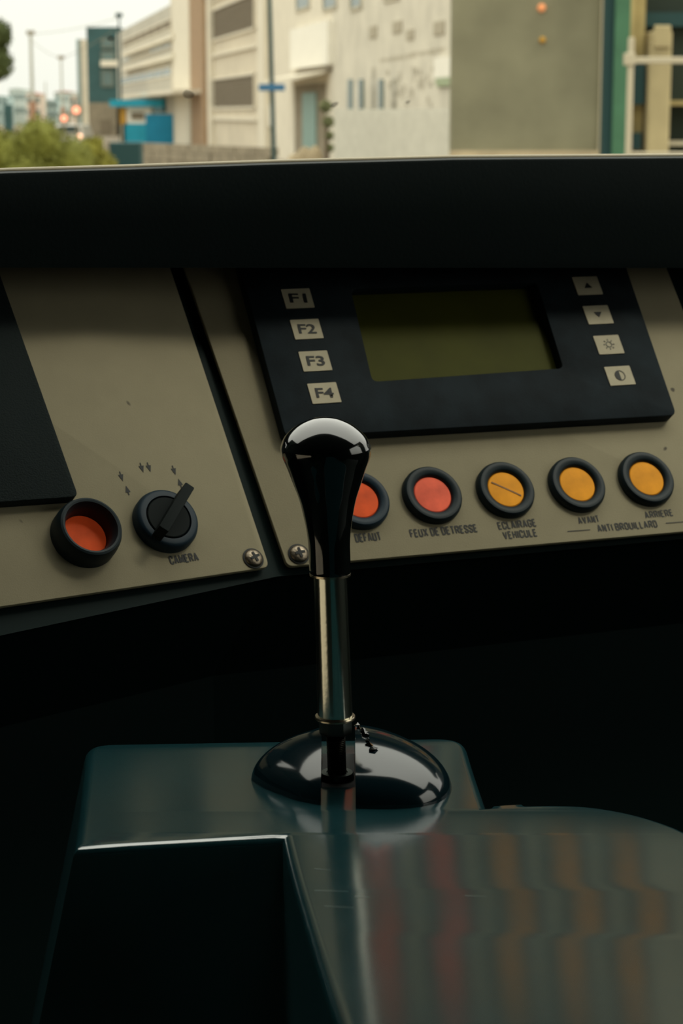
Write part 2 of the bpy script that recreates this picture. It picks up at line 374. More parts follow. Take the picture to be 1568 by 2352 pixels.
# camera selector arrows
for px, py, up_ in ((279, 1097, 0), (291.5, 1124, 1), (326, 1077, 0), (342.5, 1076, 0), (400, 1083, 0), (412, 1108, 1)):
    c = Vector(PL.uv(px, py)); s_ = 1 if up_ else -1; k = .001
    tri = [(-1.25 * k, -1.5 * k * s_), (1.25 * k, -1.5 * k * s_), (0, 1.9 * k * s_)]; tail = [(-.25 * k, -1.5 * k * s_), (.25 * k, -1.5 * k * s_), (.25 * k, -3 * k * s_), (-.25 * k, -3 * k * s_)]
    obj('arrow_mark', [(c.x + x, c.y + y, .0002) for x, y in tri + tail], [(0, 1, 2), (3, 4, 5, 6)], M_ink, panel_l)

# ------------------------------------------------------------------ screws
def screw(P, px, py, parent, r=.0043, rot=.5):
    c = P.uv(px, py, .001); n = 32
    prof = [(r, 0), (r, .0006), (r * .97, .0011), (r * .85, .0017), (r * .62, .0021), (r * .3, .0023), (0, .0024)]
    s = MB().lathe(prof, n); 
    o = s.build('screw', M_screw, parent, smooth=50); o.location = (*c, 0); o.rotation_euler = (0, 0, rot)
    cup = MB().lathe([(r * 1.16, .00015), (r * 1.16, .0005), (r * .98, .0007), (r * .98, .0001)], n).build('washer', M_ink, o, smooth=40)
    x = MB()
    a, b_ = r * .56, r * .17
    x.prism([(a, b_ * .7), (b_, b_), (b_ * .7, a), (-b_ * .7, a), (-b_, b_), (-a, b_ * .7), (-a, -b_ * .7), (-b_, -b_), (-b_ * .7, -a), (b_ * .7, -a), (b_, -b_), (a, -b_ * .7)], .0012, .00252)
    x.build('cross_recess', M_ink, o)
screw(PL, 583, 1281, panel_l, rot=.25)
screw(PR, 687, 1271, panel_r, rot=.1)

# ------------------------------------------------------------------ push buttons
def button(P, px, py, label, lens_m, ring_m, ro=.0147, ri=.0094, h=.0040, rec=.0018, line=False):
    u = P.uv(px, py, h * .45)
    t_ = empty('push_button', P.m(u[0], u[1]), label, 'button', 'round lit push buttons on the console')
    prof = [(ro, 0), (ro, h * .45), (ro * .975, h * .75), (ro * .92, h * .96), (ro * .86, h), (ro * .80, h * .98), (ri * 1.12, h * .9), (ri * 1.03, h * .72), (ri, h * .5), (ri, .0002), (ro, 0)]
    MB().lathe(prof, 64).build('ring', ring_m, t_, smooth=35)
    z = h - rec
    rl = ri * .985
    l = MB().lathe([(rl, .0003), (rl, z - .0004), (rl * .96, z), (rl * .6, z + .00025), (0, z + .0003)], 48).build('lens', lens_m, t_, smooth=40)
    if line:
        b = MB().box(-rl * .85, rl * .85, -.00035, .00035, z - .0002, z + .00045).build('dividing_line', mat('dull_amber_line', (.18, .075, .008), .5, .3), l)
        b.rotation_euler = (0, 0, math.radians(-32))
    return t_
BUT = [(825, 1151, 'orange-red push button half hidden behind the lever knob, above DEFAUT', M_red, M_ringblue, 0),
       (993, 1139, 'faded red push button above the words FEUX DE DETRESSE', M_pink, M_ring, 0),
       (1161, 1127, 'amber push button with a dark diagonal line, above ECLAIRAGE VEHICULE', M_amber, M_ring, 1),
       (1325, 1115, 'amber push button above the word AVANT', M_amber, M_ring, 0),
       (1484, 1102, 'amber push button above the word ARRIERE, rightmost of the row', M_amber, M_ring, 0)]
for px, py, lb, lm, rm, ln in BUT: button(PR, px, py - 2.5, lb, lm, rm, line=bool(ln))
button(PL, 200, 1222, 'deeply recessed red push button left of the CAMERA selector', M_red, M_ring, ro=.0148, ri=.0103, h=.0105, rec=.0098)

# camera selector
u = PL.uv(382, 1195, .003)
t_ = empty('selector_switch', PL.m(*u), 'black rotary selector switch with a pointer bar above the word CAMERA', 'switch')
ro, h = .0147, .006
MB().lathe([(ro, 0), (ro, h * .5), (ro * .96, h * .8), (ro * .9, h * .97), (ro * .86, h), (ro * .72, h), (ro * .705, h * .9), (ro * .70, h * .6), (ro * .70, 0)], 64).build('ring', M_ringblue, t_, smooth=35)
MB().lathe([(ro * .675, .0003), (ro * .675, h * .95), (ro * .65, h * 1.02), (0, h * 1.02)], 64).build('dial', M_knobdisc, t_, smooth=35)
bar = MB().prism(rounded([(-.0023, -.0138), (.0023, -.0138), (.0023, .0138), (-.0023, .0138)], .0007, 3), h, h + .0095).build('pointer_bar', M_knobdisc, t_, bevel=.0006, seg=3, smooth=40)
bar.rotation_euler = (0, 0, math.radians(-46))

# ------------------------------------------------------------------ display unit on the right panel
DZ = .007
disp = empty('display_unit', PR.m(0, 0), 'dark flat display unit with olive LCD screen and eight pale keys', 'display')
oc = [PR.uv(656, 1004, DZ), PR.uv(1554, 953, DZ), PR.uv(1430, 590, DZ), PR.uv(545, 590, DZ)]
sc_ = [PR.uv(856, 876, DZ), PR.uv(1293, 845, DZ), PR.uv(1232, 648, DZ), PR.uv(806, 663, DZ)]
def hole_plate(outer, inner, z0, z1):
    """outer and inner: rounded loops with equal count"""
    m_ = MB(); n = len(outer)
    for z in (z0, z1):
        for L in (outer, inner): m_.v += [Vector((*p, z)) for p in L]
    for i in range(n):
        j = (i + 1) % n
        m_.f += [[2 * n + i, 2 * n + j, 3 * n + j, 3 * n + i], [i, n + i, n + j, j], [i, j, 2 * n + j, 2 * n + i], [n + i, 3 * n + i, 3 * n + j, n + j]]
    return m_
O = rounded(oc, .004, 6); I = rounded(sc_, .003, 6)
hole_plate(O, I, .0002, DZ).build('housing', M_bezel, disp, bevel=.0006, seg=2, smooth=40)
cen = sum((Vector(p) for p in I), Vector((0, 0))) / len(I)
I2 = [tuple(cen + (Vector(p) - cen) * .975) for p in I]
MB().prism([tuple(cen + (Vector(p) - cen) * .998) for p in I], .0004, .0012).build('screen', M_lcd, disp)
# pale chamfer under the screen's lower edge
a, b = Vector(PR.uv(866, 875, DZ)), Vector(PR.uv(1283, 845.5, DZ)); d = (b - a).normalized(); nn = Vector((-d.y, d.x)) * .0007
obj('screen_lip', [(*a, DZ + .0001), (*b, DZ + .0001), (*(b + nn), DZ - .0012), (*(a + nn), DZ - .0012)], [(0, 1, 2, 3)], mat('pale_screen_lip', (.30, .30, .14), .4, .4), disp)
def crop4(x, y): return (560 + x / 1.5556, 560 + y / 1.5556)
KEYS = [('F1', [(132, 163), (233, 161), (252, 229), (150, 232)]), ('F2', [(162, 272), (266, 270), (284, 339), (183, 343)]),
        ('F3', [(191, 385), (298, 382), (316, 454), (212, 459)]), ('F4', [(224, 500), (332, 497), (348, 567), (241, 573)]),
        ('up', [(1169, 120), (1265, 117), (1282, 181), (1188, 185)]), ('down', [(1206, 223), (1304, 220), (1321, 286), (1225, 290)]),
        ('sun', [(1243, 329), (1342, 326), (1362, 393), (1261, 398)]), ('contrast', [(1281, 440), (1382, 436), (1403, 504), (1301, 509)])]
KW, KH = None, None
for nm, q in KEYS:
    pts = [Vector(PR.uv(*crop4(*p), DZ)) for p in q]
    c = sum(pts, Vector((0, 0))) / 4
    kw = ((pts[1] - pts[0]).length + (pts[2] - pts[3]).length) / 2; kh = ((pts[0] - pts[3]).length + (pts[1] - pts[2]).length) / 2
    if KW is None: KW, KH = kw, kh; print('KEY', kw, kh)
    rc = [(c.x - KW / 2, c.y - KH / 2), (c.x + KW / 2, c.y - KH / 2), (c.x + KW / 2, c.y + KH / 2), (c.x - KW / 2, c.y + KH / 2)]
    key = MB().prism(rounded(rc, .0004, 2), DZ, DZ + .0004).build('key', M_key, disp)
    key['label'] = {'up': 'pale key with an up arrowhead', 'down': 'pale key with a down arrowhead', 'sun': 'pale key with a sun symbol', 'contrast': 'pale key with a half-filled circle'}.get(nm, 'pale key marked ' + nm)
    z = DZ + .0006
    if nm[0] == 'F':
        o = text_part('lettering', nm, PR, (660, 697), (700, 697), 20, key, M_ink, bold=.02)
        me = o.data; xs = [v.co.x for v in me.vertices]; ys = [v.co.y for v in me.vertices]
        sxx = KW * .62 / (max(xs) - min(xs)); syy = KH * .52 / (max(ys) - min(ys)); mx_, my_ = (max(xs) + min(xs)) / 2, (max(ys) + min(ys)) / 2
        for v in me.vertices: v.co = (c.x + (v.co.x - mx_) * sxx, c.y + (v.co.y - my_) * syy, z)
    else:
        s = MB(); k = KH / 2
        if nm in ('up', 'down'):
            g = 1 if nm == 'up' else -1
            s.add([(c.x - .42 * k, c.y - .28 * k * g, z), (c.x + .42 * k, c.y - .28 * k * g, z), (c.x, c.y + .3 * k * g, z)], [(0, 1, 2)])
        elif nm == 'sun':
            N = 24
            for rr0, rr1 in ((.24 * k, .32 * k),):
                s.add([(c.x + r_ * math.cos(2 * math.pi * i / N), c.y + r_ * math.sin(2 * math.pi * i / N), z) for r_ in (rr0, rr1) for i in range(N)],
                      [(i, (i + 1) % N, N + (i + 1) % N, N + i) for i in range(N)])
            for i in range(8):
                a = 2 * math.pi * i / 8; d = Vector((math.cos(a), math.sin(a))); e = Vector((-d.y, d.x)) * .05 * k
                s.add([(c.x + v_.x, c.y + v_.y, z) for v_ in (d * .40 * k - e, d * .58 * k - e, d * .58 * k + e, d * .40 * k + e)], [(0, 1, 2, 3)])
        else:
            N = 32; r0, r1 = .47 * k, .54 * k
            s.add([(c.x + r_ * math.cos(2 * math.pi * i / N), c.y + r_ * math.sin(2 * math.pi * i / N), z) for r_ in (r0, r1) for i in range(N)],
                  [(i, (i + 1) % N, N + (i + 1) % N, N + i) for i in range(N)])
            s.add([(c.x + r1 * math.cos(math.pi / 2 + math.pi * i / 16), c.y + r1 * math.sin(math.pi / 2 + math.pi * i / 16), z + .00003) for i in range(17)], [list(range(17))])
        s.build('symbol', M_inkgrey if nm == 'sun' else M_ink, key)

# dark flat unit at far left
lc = [PL.uv(-330, 1176, .006), PL.uv(181, 1140, .006), PL.uv(-10, 600, .006), PL.uv(-500, 640, .006)]
blank = MB().prism(rounded(lc, .003), .0002, .006).build('equipment_cover', M_blank, mw=PL.M.copy(), bevel=.0006, seg=2, smooth=40)
tag(blank, 'black grained flat cover on the left beige panel, cut by the left frame edge', 'cover')

# ------------------------------------------------------------------ lever housing (desk)
HD = .2325
def zf(Y):                 # top falls away gently at the back and rises towards the driver
    t_ = .722 - Y; a_ = min(max(t_, 0), .2); b_ = max(0, t_ - .2); return 2.1 - HD + .02 * (t_ if t_ < .2 else .2) + .36 * a_ * a_ + .164 * b_ + .15 * b_ * b_
def desk(px, py):
    Y = .7
    for _ in range(12):
        d = ray(px, py); z = zf(Y); Y = d.y * (z - 2.1) / d.z
    d = ray(px, py); return Vector((EYE.x + d.x * Y / d.y, Y))
def catmull(pts, n=6):
    out = []
    for i in range(1, len(pts) - 2):
        p0, p1, p2, p3 = [Vector(q) for q in pts[i - 1:i + 3]]
        for k in range(n):
            t = k / n; out.append(.5 * ((2 * p1) + (-p0 + p2) * t + (2 * p0 - 5 * p1 + 4 * p2 - p3) * t * t + (-p0 + 3 * p1 - 3 * p2 + p3) * t ** 3))
    out.append(Vector(pts[-2])); return out
hump = [desk(x, y) for x, y in ((1119, 1853), (1180, 1849), (1250, 1846), (1330, 1848), (1400, 1856), (1480, 1873), (1568, 1903), (1640, 1945), (1700, 2010), (1720, 2090), (1725, 2160))]
hump = catmull([hump[0] * 2 - hump[1]] + hump + [hump[-1]], 4)
fr_ = [Vector((.16, .33)), Vector((-.005, .33))]
cc = desk(648, 1921); lf = desk(172, 1948); 
ccf = desk(775, 2352)
dirc = (ccf - cc).normalized(); ccf = cc + dirc * ((cc.y - .33) / -dirc.y)
poly = [desk(200, 1707), desk(1066, 1692)]
rad = [.010, .012]
sh = [Vector((x, y)) for x, y in [tuple(p) for p in hump]]
poly2 = poly + sh + [Vector((sh[-1].x, .33)), ccf, cc, lf]
rad2 = rad + [0] * len(sh) + [.01, .01, 0, 0]
outl = rounded([tuple(p) for p in poly2], rad2, 8)
bm = bmesh.new()
zt, zb_ = 0.0, -.16
vs = [bm.verts.new((x, y, zt)) for x, y in outl]; fc = bm.faces.new(vs)
bmesh.ops.recalc_face_normals(bm, faces=bm.faces)
if fc.normal.z < 0: fc.normal_flip()
ex = bmesh.ops.extrude_face_region(bm, geom=[fc]); 
# the extruded copy is the new top; move it up
top = [g for g in ex['geom'] if isinstance(g, bmesh.types.BMVert)]
for v in bm.verts: v.co.z = zb_
for v in bm.verts:
    if v not in top:
        v.co.x -= .035 * min(1, max(0, (-.03 - v.co.x) / .05))
for v in top: v.co.z = zt
bm.faces.ensure_lookup_table()
topf = [f_ for f_ in bm.faces if all(abs(v.co.z - zt) < 1e-6 for v in f_.verts)][0]
bmesh.ops.bevel(bm, geom=list(topf.edges), offset=.0034, segments=5, profile=.5, affect='EDGES')
for k in range(1, 105):
    y = .33 + k * .005
    bmesh.ops.bisect_plane(bm, geom=bm.verts[:] + bm.edges[:] + bm.faces[:], plane_co=(0, y, 0), plane_no=(0, 1, 0), dist=1e-6)
for v in bm.verts:
    v.co.z += zf(v.co.y)
bmesh.ops.recalc_face_normals(bm, faces=bm.faces)
me = bpy.data.meshes.new('lever_housing'); bm.to_mesh(me); bm.free()
me.polygons.foreach_set('use_smooth', [True] * len(me.polygons)); me.set_sharp_from_angle(angle=math.radians(50))
me.materials.append(M_desk)
cd = desk(790, 1790); 
housing = empty('lever_housing', Matrix.Translation((cd.x, cd.y, zf(.72) + zb_)), 'glossy teal-grey housing with a front step and rounded dome around the lever', 'console housing')
ho = bpy.data.objects.new('shell', me); C.objects.link(ho); ho.parent = housing; ho.matrix_parent_inverse = housing.matrix_world.inverted()
def hpart(o): o.matrix_parent_inverse = Matrix.Translation(-Vector(housing.location)); return o
housing.location = housing.matrix_world.translation
hpart(ho)
# dome around the slot
dc = desk(800, 1787)
def polar(px, py): q = desk(px, py) - dc; return math.atan2(q.y, q.x), q.length
key_out = [polar(*p) for p in ((1010, 1842), (985, 1853), (900, 1858.5), (820, 1857), (720, 1847), (640, 1823), (590, 1800), (566, 1783))]
cir = [(math.atan2(y, x) % (2 * math.pi), math.hypot(x, y)) for x, y in
       [((math.cos(a) * .0305), (math.sin(a) * .0275)) for a in [math.radians(k) for k in range(20, 165, 12)]]]
pts = sorted([(a % (2 * math.pi), r) for a, r in key_out] + cir)
def Rt(th):
    th %= 2 * math.pi
    ext = [(pts[-1][0] - 2 * math.pi, pts[-1][1])] + pts + [(pts[0][0] + 2 * math.pi, pts[0][1])]
    for (a0, r0), (a1, r1) in zip(ext, ext[1:]):
        if a0 <= th <= a1: return lerp(r0, r1, (th - a0) / max(1e-6, a1 - a0))
def Rs(th): return sum(Rt(th + k * .06) for k in range(-3, 4)) / 7
DH = .0195
def hz(x, y):
    r = math.hypot(x, y); R0 = Rs(math.atan2(y, x)); t = r / R0
    return DH * math.sqrt(max(0, 1 - t * t)) if t < 1 else 0
xs0 = (desk(737, 1840) - dc).x; xs1 = (desk(816, 1840) - dc).x
def yrange(x):
    def bis(sg):
        lo, hi = 0, .08
        for _ in range(40):
            m_ = (lo + hi) / 2
            if math.hypot(x, m_) < Rs(math.atan2(sg * m_, x)): lo = m_
            else: hi = m_
        return sg * lo
    return bis(-1), bis(1)
def half(xa, xb, name):
    s = MB(); NX, NY = 40, 48; g = []
    for i in range(NX + 1):
        t = i / NX
        # cluster towards the outer rim
        x = xa + (xb - xa) * math.sin(t * math.pi / 2)
        if i == NX: x = xa + (xb - xa) * .9999
        yf, yb = yrange(x); colv = []
        for j in range(NY + 1):
            y = (yf + yb) / 2 - (yb - yf) / 2 * math.cos(math.pi * j / NY)
            colv.append(len(s.v)); yy = dc.y + y
            s.v.append(Vector((dc.x + x, yy, zf(yy) - .001 + hz(x, y))))
        g.append(colv)
    for i in range(NX):
        for j in range(NY): s.f.append([g[i][j], g[i + 1][j], g[i + 1][j + 1], g[i][j + 1]])
    lo = []
    for j in range(NY + 1):
        v = s.v[g[0][j]]; lo.append(len(s.v)); s.v.append(Vector((v.x, v.y, zf(v.y) - .002)))
    for j in range(NY): s.f.append([g[0][j], g[0][j + 1], lo[j + 1], lo[j]])
    o = s.build(name, M_dome, None, smooth=60); o.parent = housing; hpart(o); return o
RX = max(r for a, r in pts)
def xlim(sg):
    lo, hi = 0, .08
    best = 0
    for k in range(720):
        a = math.pi * k / 360; v = Rs(a) * math.cos(a) * sg; best = max(best, v)
    return sg * best
half(xs0, xlim(-1), 'dome_half'); half(xs1, xlim(1), 'dome_half')
yf, yb = yrange(.5 * (xs0 + xs1))
sm = MB().box(dc.x + xs0 + .0001, dc.x + xs1 - .0001, dc.y + yf + .0015, dc.y + yb - .002, zf(.72) - .003, zf(.72) + .0025).build('slot_floor', M_ink)
sm.parent = housing; hpart(sm)
M_scr = mat('pale_scratch', (.16, .19, .17), .6, .3)
for (xa, ya, xb, yb2) in ((722, 2046, 800, 2048), (745, 2082, 812, 2085), (815, 2060, 850, 2061), (722, 1996, 760, 1999), (1068, 2058, 1118, 2060)):
    p_, q_ = desk(xa, ya), desk(xb, yb2); n_ = Vector((0, .00018))
    o = obj('scratch', [Vector((c.x, c.y, zf(c.y) + .00012)) for c in (p_ - n_, q_ - n_ * .3, q_ + n_ * .3, p_ + n_)], [(0, 1, 2, 3)], M_scr); o.parent = housing; hpart(o)
# torn rubber crumbs beside the slot
for k in range(9):
    px, py = 822 + k * 4 + random.uniform(-3, 3), 1722 + k * 5.5 + random.uniform(-3, 3)
    q = desk(px, py + 58) ; x, y = q.x - dc.x, q.y - dc.y
    zc = zf(q.y) + hz(x, y) - .001; r_ = random.uniform(.0009, .0017)
    vv = []
    for i in range(6):
        a = i * math.pi / 3; vv.append(Vector((q.x + r_ * math.cos(a) * random.uniform(.6, 1.5), q.y + r_ * math.sin(a) * random.uniform(.6, 1.4), zc + random.uniform(-.0002, .0006))))
    vv.append(Vector((q.x, q.y, zc + .0012))); vv.append(Vector((q.x, q.y, zc - .0015)))
    c_ = obj('torn_edge', vv, [(i, (i + 1) % 6, 6) for i in range(6)] + [((i + 1) % 6, i, 7) for i in range(6)], M_knob); c_.parent = housing; hpart(c_)

# lower shelf under the housing so it stands on something
shelf = MB().box(-.55, .62, .30, .74, 2.1 - HD - .20, 2.1 - HD - .16)
so = shelf.build('lower_console', M_black, bevel=.004); tag(so, 'black lower console surface that the lever housing stands on', 'console')

# ------------------------------------------------------------------ lever
YL = dc.y - .002
def LP(px, py): return at(px, py, YL)
def axis_px(y): # lever axis in px: x as function of y
    return 748 + (y - 1030) * (775 - 748) / (1810 - 1030)
pxm = lambda y: LP(1, y).y and (LP(785, y) - LP(784, y)).length
def axz(z):
    # find px row of height z at YL
    tz = (2.1 - z) / YL; a = math.atan(tz) - _p; y = H / 2 + F * math.tan(a)
    return LP(axis_px(y), y)
def ax(z): q = axz(z); return (q.x - base.x, 0)
base = LP(axis_px(1840), 1840)
lever = empty('control_lever', Matrix.Translation((base.x, YL, base.z)), 'hand lever with glossy black pear-shaped knob on a chrome tube', 'lever')
def Z(y): return LP(axis_px(y), y).z - base.z
def axl(z): q = axz(z + base.z); return (q.x - base.x, 0)
S = pxm(1300)
prof = [(0, 1318), (46.5, 1318), (47.6, 1310), (47.6, 1297), (48.5, 1246), (52, 1212), (58, 1178), (66, 1144), (78, 1110), (90, 1076), (99.5, 1052), (103, 1035), (102, 1024), (95, 1007), (80, 990), (57, 973.5), (28, 962), (0, 958.7)]
# smooth the profile
pr = catmull([(a, b) for a, b in [prof[1]] + prof[1:] + [(-32, 961)]], 4)
pr = [(0, 1318)] + [(max(0, p.x), p.y) for p in pr]
knob = MB().lathe([(r * S, Z(y)) for r, y in pr], 72, axis=axl).build('knob', M_knob, lever, smooth=50)
def ring_of(name, segs, m, n=64, sm_=40): return MB().lathe([(r * S, Z(y)) for r, y in segs], n, axis=axl).build(name, m, lever, smooth=sm_)
ring_of('collar', [(0, 1322), (44, 1322), (47.5, 1321), (47.5, 1316), (45, 1316), (0, 1316)][::-1], M_brass)
tb = MB().lathe([(37.5 * S, Z(1322)), (38 * S, Z(1400)), (39.5 * S, Z(1560)), (40.5 * S, Z(1648))], 8, axis=axl)
# octagonal tube, softly rounded
tube = MB().lathe([(0, Z(1318)), (38 * S, Z(1318)), (39 * S, Z(1450)), (40.5 * S, Z(1600)), (41 * S, Z(1648)), (0, Z(1648))], 48, axis=axl).build('tube', M_chrome, lever, smooth=40)
ring_of('washer', [(0, 1643), (46, 1643), (47.5, 1645), (47.5, 1650), (46, 1651), (0, 1651)], M_brass)
hx = MB().lathe([(0, Z(1650)), (39 * S, Z(1650)), (39 * S, Z(1684)), (0, Z(1684))], 6, axis=axl).build('hex_nut', M_nut, lever, bevel=.0005, seg=2, smooth=30)
th = [(0, 1682)]; y = 1682
while y < 1782: th += [(20.5, y), (22.5, y + 2), (20.5, y + 4)]; y += 4
th += [(0, 1784)]
ring_of('threaded_rod', th, M_rod, 32, 20)
ring_of('rod_socket', [(0, 1776), (24, 1776), (25, 1773), (37, 1773), (39, 1775), (39.5, 1780), (39.5, 1850), (0, 1850)], M_nut, 40)

# ================================================================== OUTSIDE
M_facade = mat('beige_render_wall', (.60, .53, .41), .9, .2, var=.10, vscale=.6)
M_facade2 = mat('off_white_render_wall', (.60, .555, .455), .9, .2, var=.14, vscale=.9)
M_pale = mat('pale_stone_trim', (.68, .62, .50), .85, .2, var=.06, vscale=1)
M_white = mat('white_panel', (.80, .76, .66), .8, .2, var=.03, vscale=2)
M_grille = mat('brown_louvre', (.20, .165, .115), .8, .2, var=.12, vscale=3)
M_pipe = mat('brown_pilaster_paint', (.33, .22, .13), .8, .2, var=.15, vscale=2)
M_tglass = mat('teal_window_glass', (.10, .15, .14), .25, .5)
M_dglass = mat('dark_window_glass', (.03, .05, .045), .25, .5)
M_teal = mat('dark_teal_cladding', (.035, .085, .085), .7, .3, var=.12, vscale=.8)
M_cyan = mat('cyan_awning', (.02, .30, .42), .7, .3, var=.1, vscale=2)
M_blue = mat('blue_hoarding', (.01, .20, .33), .7, .3, var=.1, vscale=1.5)
M_yellow = mat('ochre_post_paint', (.48, .26, .04), .7, .3)
M_fence = mat('pale_corrugated_sheet', (.56, .54, .46), .7, .2, var=.08, vscale=3)
M_conc = mat('grey_green_concrete', (.20, .19, .125), .95, .1, var=.18, vscale=1.3)
M_concs = mat('concrete_kerb', (.42, .34, .22), .95, .1, var=.15, vscale=3)
M_green = mat('green_painted_steel', (.05, .14, .075), .6, .3, var=.12, vscale=4)
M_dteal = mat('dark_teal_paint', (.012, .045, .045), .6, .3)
M_whitep = mat('off_white_paint', (.44, .39, .28), .6, .3)
M_yel2 = mat('yellow_ochre_stone', (.36, .29, .13), .9, .2, var=.2, vscale=1.5)
M_yel3 = mat('pale_yellow_stone', (.36, .30, .165), .9, .2, var=.15, vscale=1.5)
M_dark = mat('dark_opening', (.03, .04, .03), .9, .2)
M_ground = mat('asphalt', (.24, .20, .15), .95, .2, var=.15, vscale=.4)
M_wallst = mat('grey_stone_blocks', (.27, .23, .165), .95, .1, var=.2, vscale=2)
M_rail = mat('rail_steel', (.20, .15, .10), .5, .4, metal=.6)
M_leaf = mat('olive_leaf', (.115, .118, .018), .8, .2, var=.35, vscale=2)
M_leafd = mat('dark_leaf', (.055, .07, .02), .8, .2, var=.3, vscale=1)
M_bark = mat('bark', (.10, .07, .045), .9, .1)
M_sign = mat('blue_sign', (.03, .13, .25), .5, .4)
M_roof = mat('red_roof_tiles', (.40, .15, .09), .9, .1)
M_car = mat('white_car_paint', (.60, .58, .52), .3, .5, coat=.3)
M_tyre = mat('tyre_rubber', (.02, .02, .02), .9, .1)
M_red_l = mat('lit_red_lamp', (.8, .2, .1), .4, emit=(1, .36, .24), estr=2.0)
M_head = mat('lit_headlamp', (.9, .6, .4), .4, emit=(1, .50, .33), estr=2.2)
gr_ = MB().box(-160, 120, -60, 420, -.1, 0).build('floor', M_ground); gr_['kind'] = 'structure'; gr_.name = 'ground'

class Fac:
    """vertical facade plane through the line from point A towards direction yaw (degrees, left of +Y positive)"""
    def __init__(s, px, Y, yaw):
        p = at(px, 260, Y); s.p = Vector((p.x, p.y, 0)); a = math.radians(yaw)
        s.u = Vector((-math.sin(a), math.cos(a), 0)); s.n = Vector((-s.u.y, s.u.x, 0))   # u goes away along the wall, n to its street side
        if s.n.dot(EYE - s.p) < 0: s.n = -s.n
        s.M = Matrix((s.u, s.n, Vector((0, 0, 1)))).transposed().to_4x4(); s.M.translation = s.p
        s.I = s.M.inverted()
    def q(s, px, py, out=0):
        l = s.I @ on_plane(px, py, s.p + s.n * out, s.n); return l.x, l.z
    def box(s, m, x0, y0, x1, y1, z0=None, out=(0, .1), top=None):
        """pixel rectangle seen from the cab -> box on the facade (out = range along the outward normal)"""
        ym = (y0 + y1) / 2
        ua, ub = s.q(x0, ym, out[1])[0], s.q(x1, ym, out[1])[0]
        # heights are taken at the near edge
        xn = x1 if ub < ua else x0
        zt_, zb2 = s.q(xn, y0, out[1])[1], s.q(xn, y1, out[1])[1]
        if z0 is not None: zb2 = z0
        if top is not None: zt_ = top
        m.box(min(ua, ub), max(ua, ub), out[0], out[1], zb2, zt_)
        return m
def build_on(fa, name, label, cat, parts, group=None, root=None):
    r = root or empty(name, fa.M.copy(), label, cat, group)
    for nm, m_, mb_ in parts: mb_.build(nm, m_, r)
    return r
def window(fa, root, x0, y0, x1, y1, fm, pm, out=.06, bars=1, name='window'):
    """frame proud of the wall with the pane recessed inside it"""
    ym = (y0 + y1) / 2; ua, ub = sorted((fa.q(x0, ym)[0], fa.q(x1, ym)[0])); xn = x1 if fa.q(x1, ym)[0] < fa.q(x0, ym)[0] else x0
    zt_, zb2 = fa.q(xn, y0)[1], fa.q(xn, y1)[1]; t = min(.12, (ub - ua) * .08)
    f_ = MB().box(ua, ub, 0, out, zt_ - t, zt_).box(ua, ub, 0, out, zb2, zb2 + t).box(ua, ua + t, 0, out, zb2, zt_).box(ub - t, ub, 0, out, zb2, zt_)
    for k in range(bars): c = lerp(ua, ub, (k + 1) / (bars + 1)); f_.box(c - t * .3, c + t * .3, 0, out, zb2, zt_)
    fo = f_.build(name, fm, root); MB().box(ua + t * .5, ub - t * .5, -.01, out * .45, zb2 + t * .5, zt_ - t * .5).build('pane', pm, fo); return fo

YAW = 10.4
# --- long street facade, piece by piece (one line receding to the left)
FL = Fac(600, 100, YAW)
# building C : beige block with brown louvred window bands
c0 = FL.q(606, 300)[0]; c1 = FL.q(396, 300)[0]
m = MB().box(c0, c1, -14, 0, 0, 16)
bC = build_on(FL, 'building', 'beige block with brown louvred window bands and a brown pilaster', 'building', [('wall', M_facade, m)])
for r in ((482, -120, 588, -40), (482, -20, 588, 68), (482, 166, 588, 250)):
    fo = MB(); ym = (r[1] + r[3]) / 2; ua, ub = sorted((FL.q(r[0], ym)[0], FL.q(r[2], ym)[0])); zt_, zb2 = FL.q(r[2], r[1])[1], FL.q(r[2], r[3])[1]
    t = .12
    for a in ((ua, ub, zt_ - t, zt_), (ua, ub, zb2, zb2 + t), (ua, ua + t, zb2, zt_), (ub - t, ub, zb2, zt_)): fo.box(a[0], a[1], 0, .12, a[2], a[3])
    fo = fo.build('window', M_pale, bC)
    MB().box(ua + t, ub - t, -.01, .02, zb2 + t, zt_ - t).build('pane', M_grille, fo)
    sl_ = MB(); nz = 9
    for k in range(nz):
        z = lerp(zb2 + t, zt_ - t, (k + .5) / nz); sl_.box(ua + t, ub - t, .02, .07, z - .03, z + .03)
    sl_.build('louvre', M_grille, fo)
for r, mt, o_ in (((396, -200, 434, 400), M_pale, .35), ((436, -200, 466, 400), M_pipe, .5), ((468, -200, 480, 400), M_pale, .3), ((590, -200, 606, 400), M_pale, .3)):
    FL.box(MB(), *r, z0=0, out=(0, o_), top=16).build('pilaster', mt, bC)
for y0 in (100, 270): FL.box(MB(), 482, y0, 588, y0 + 8, out=(0, .15)).build('sill', M_pale, bC)
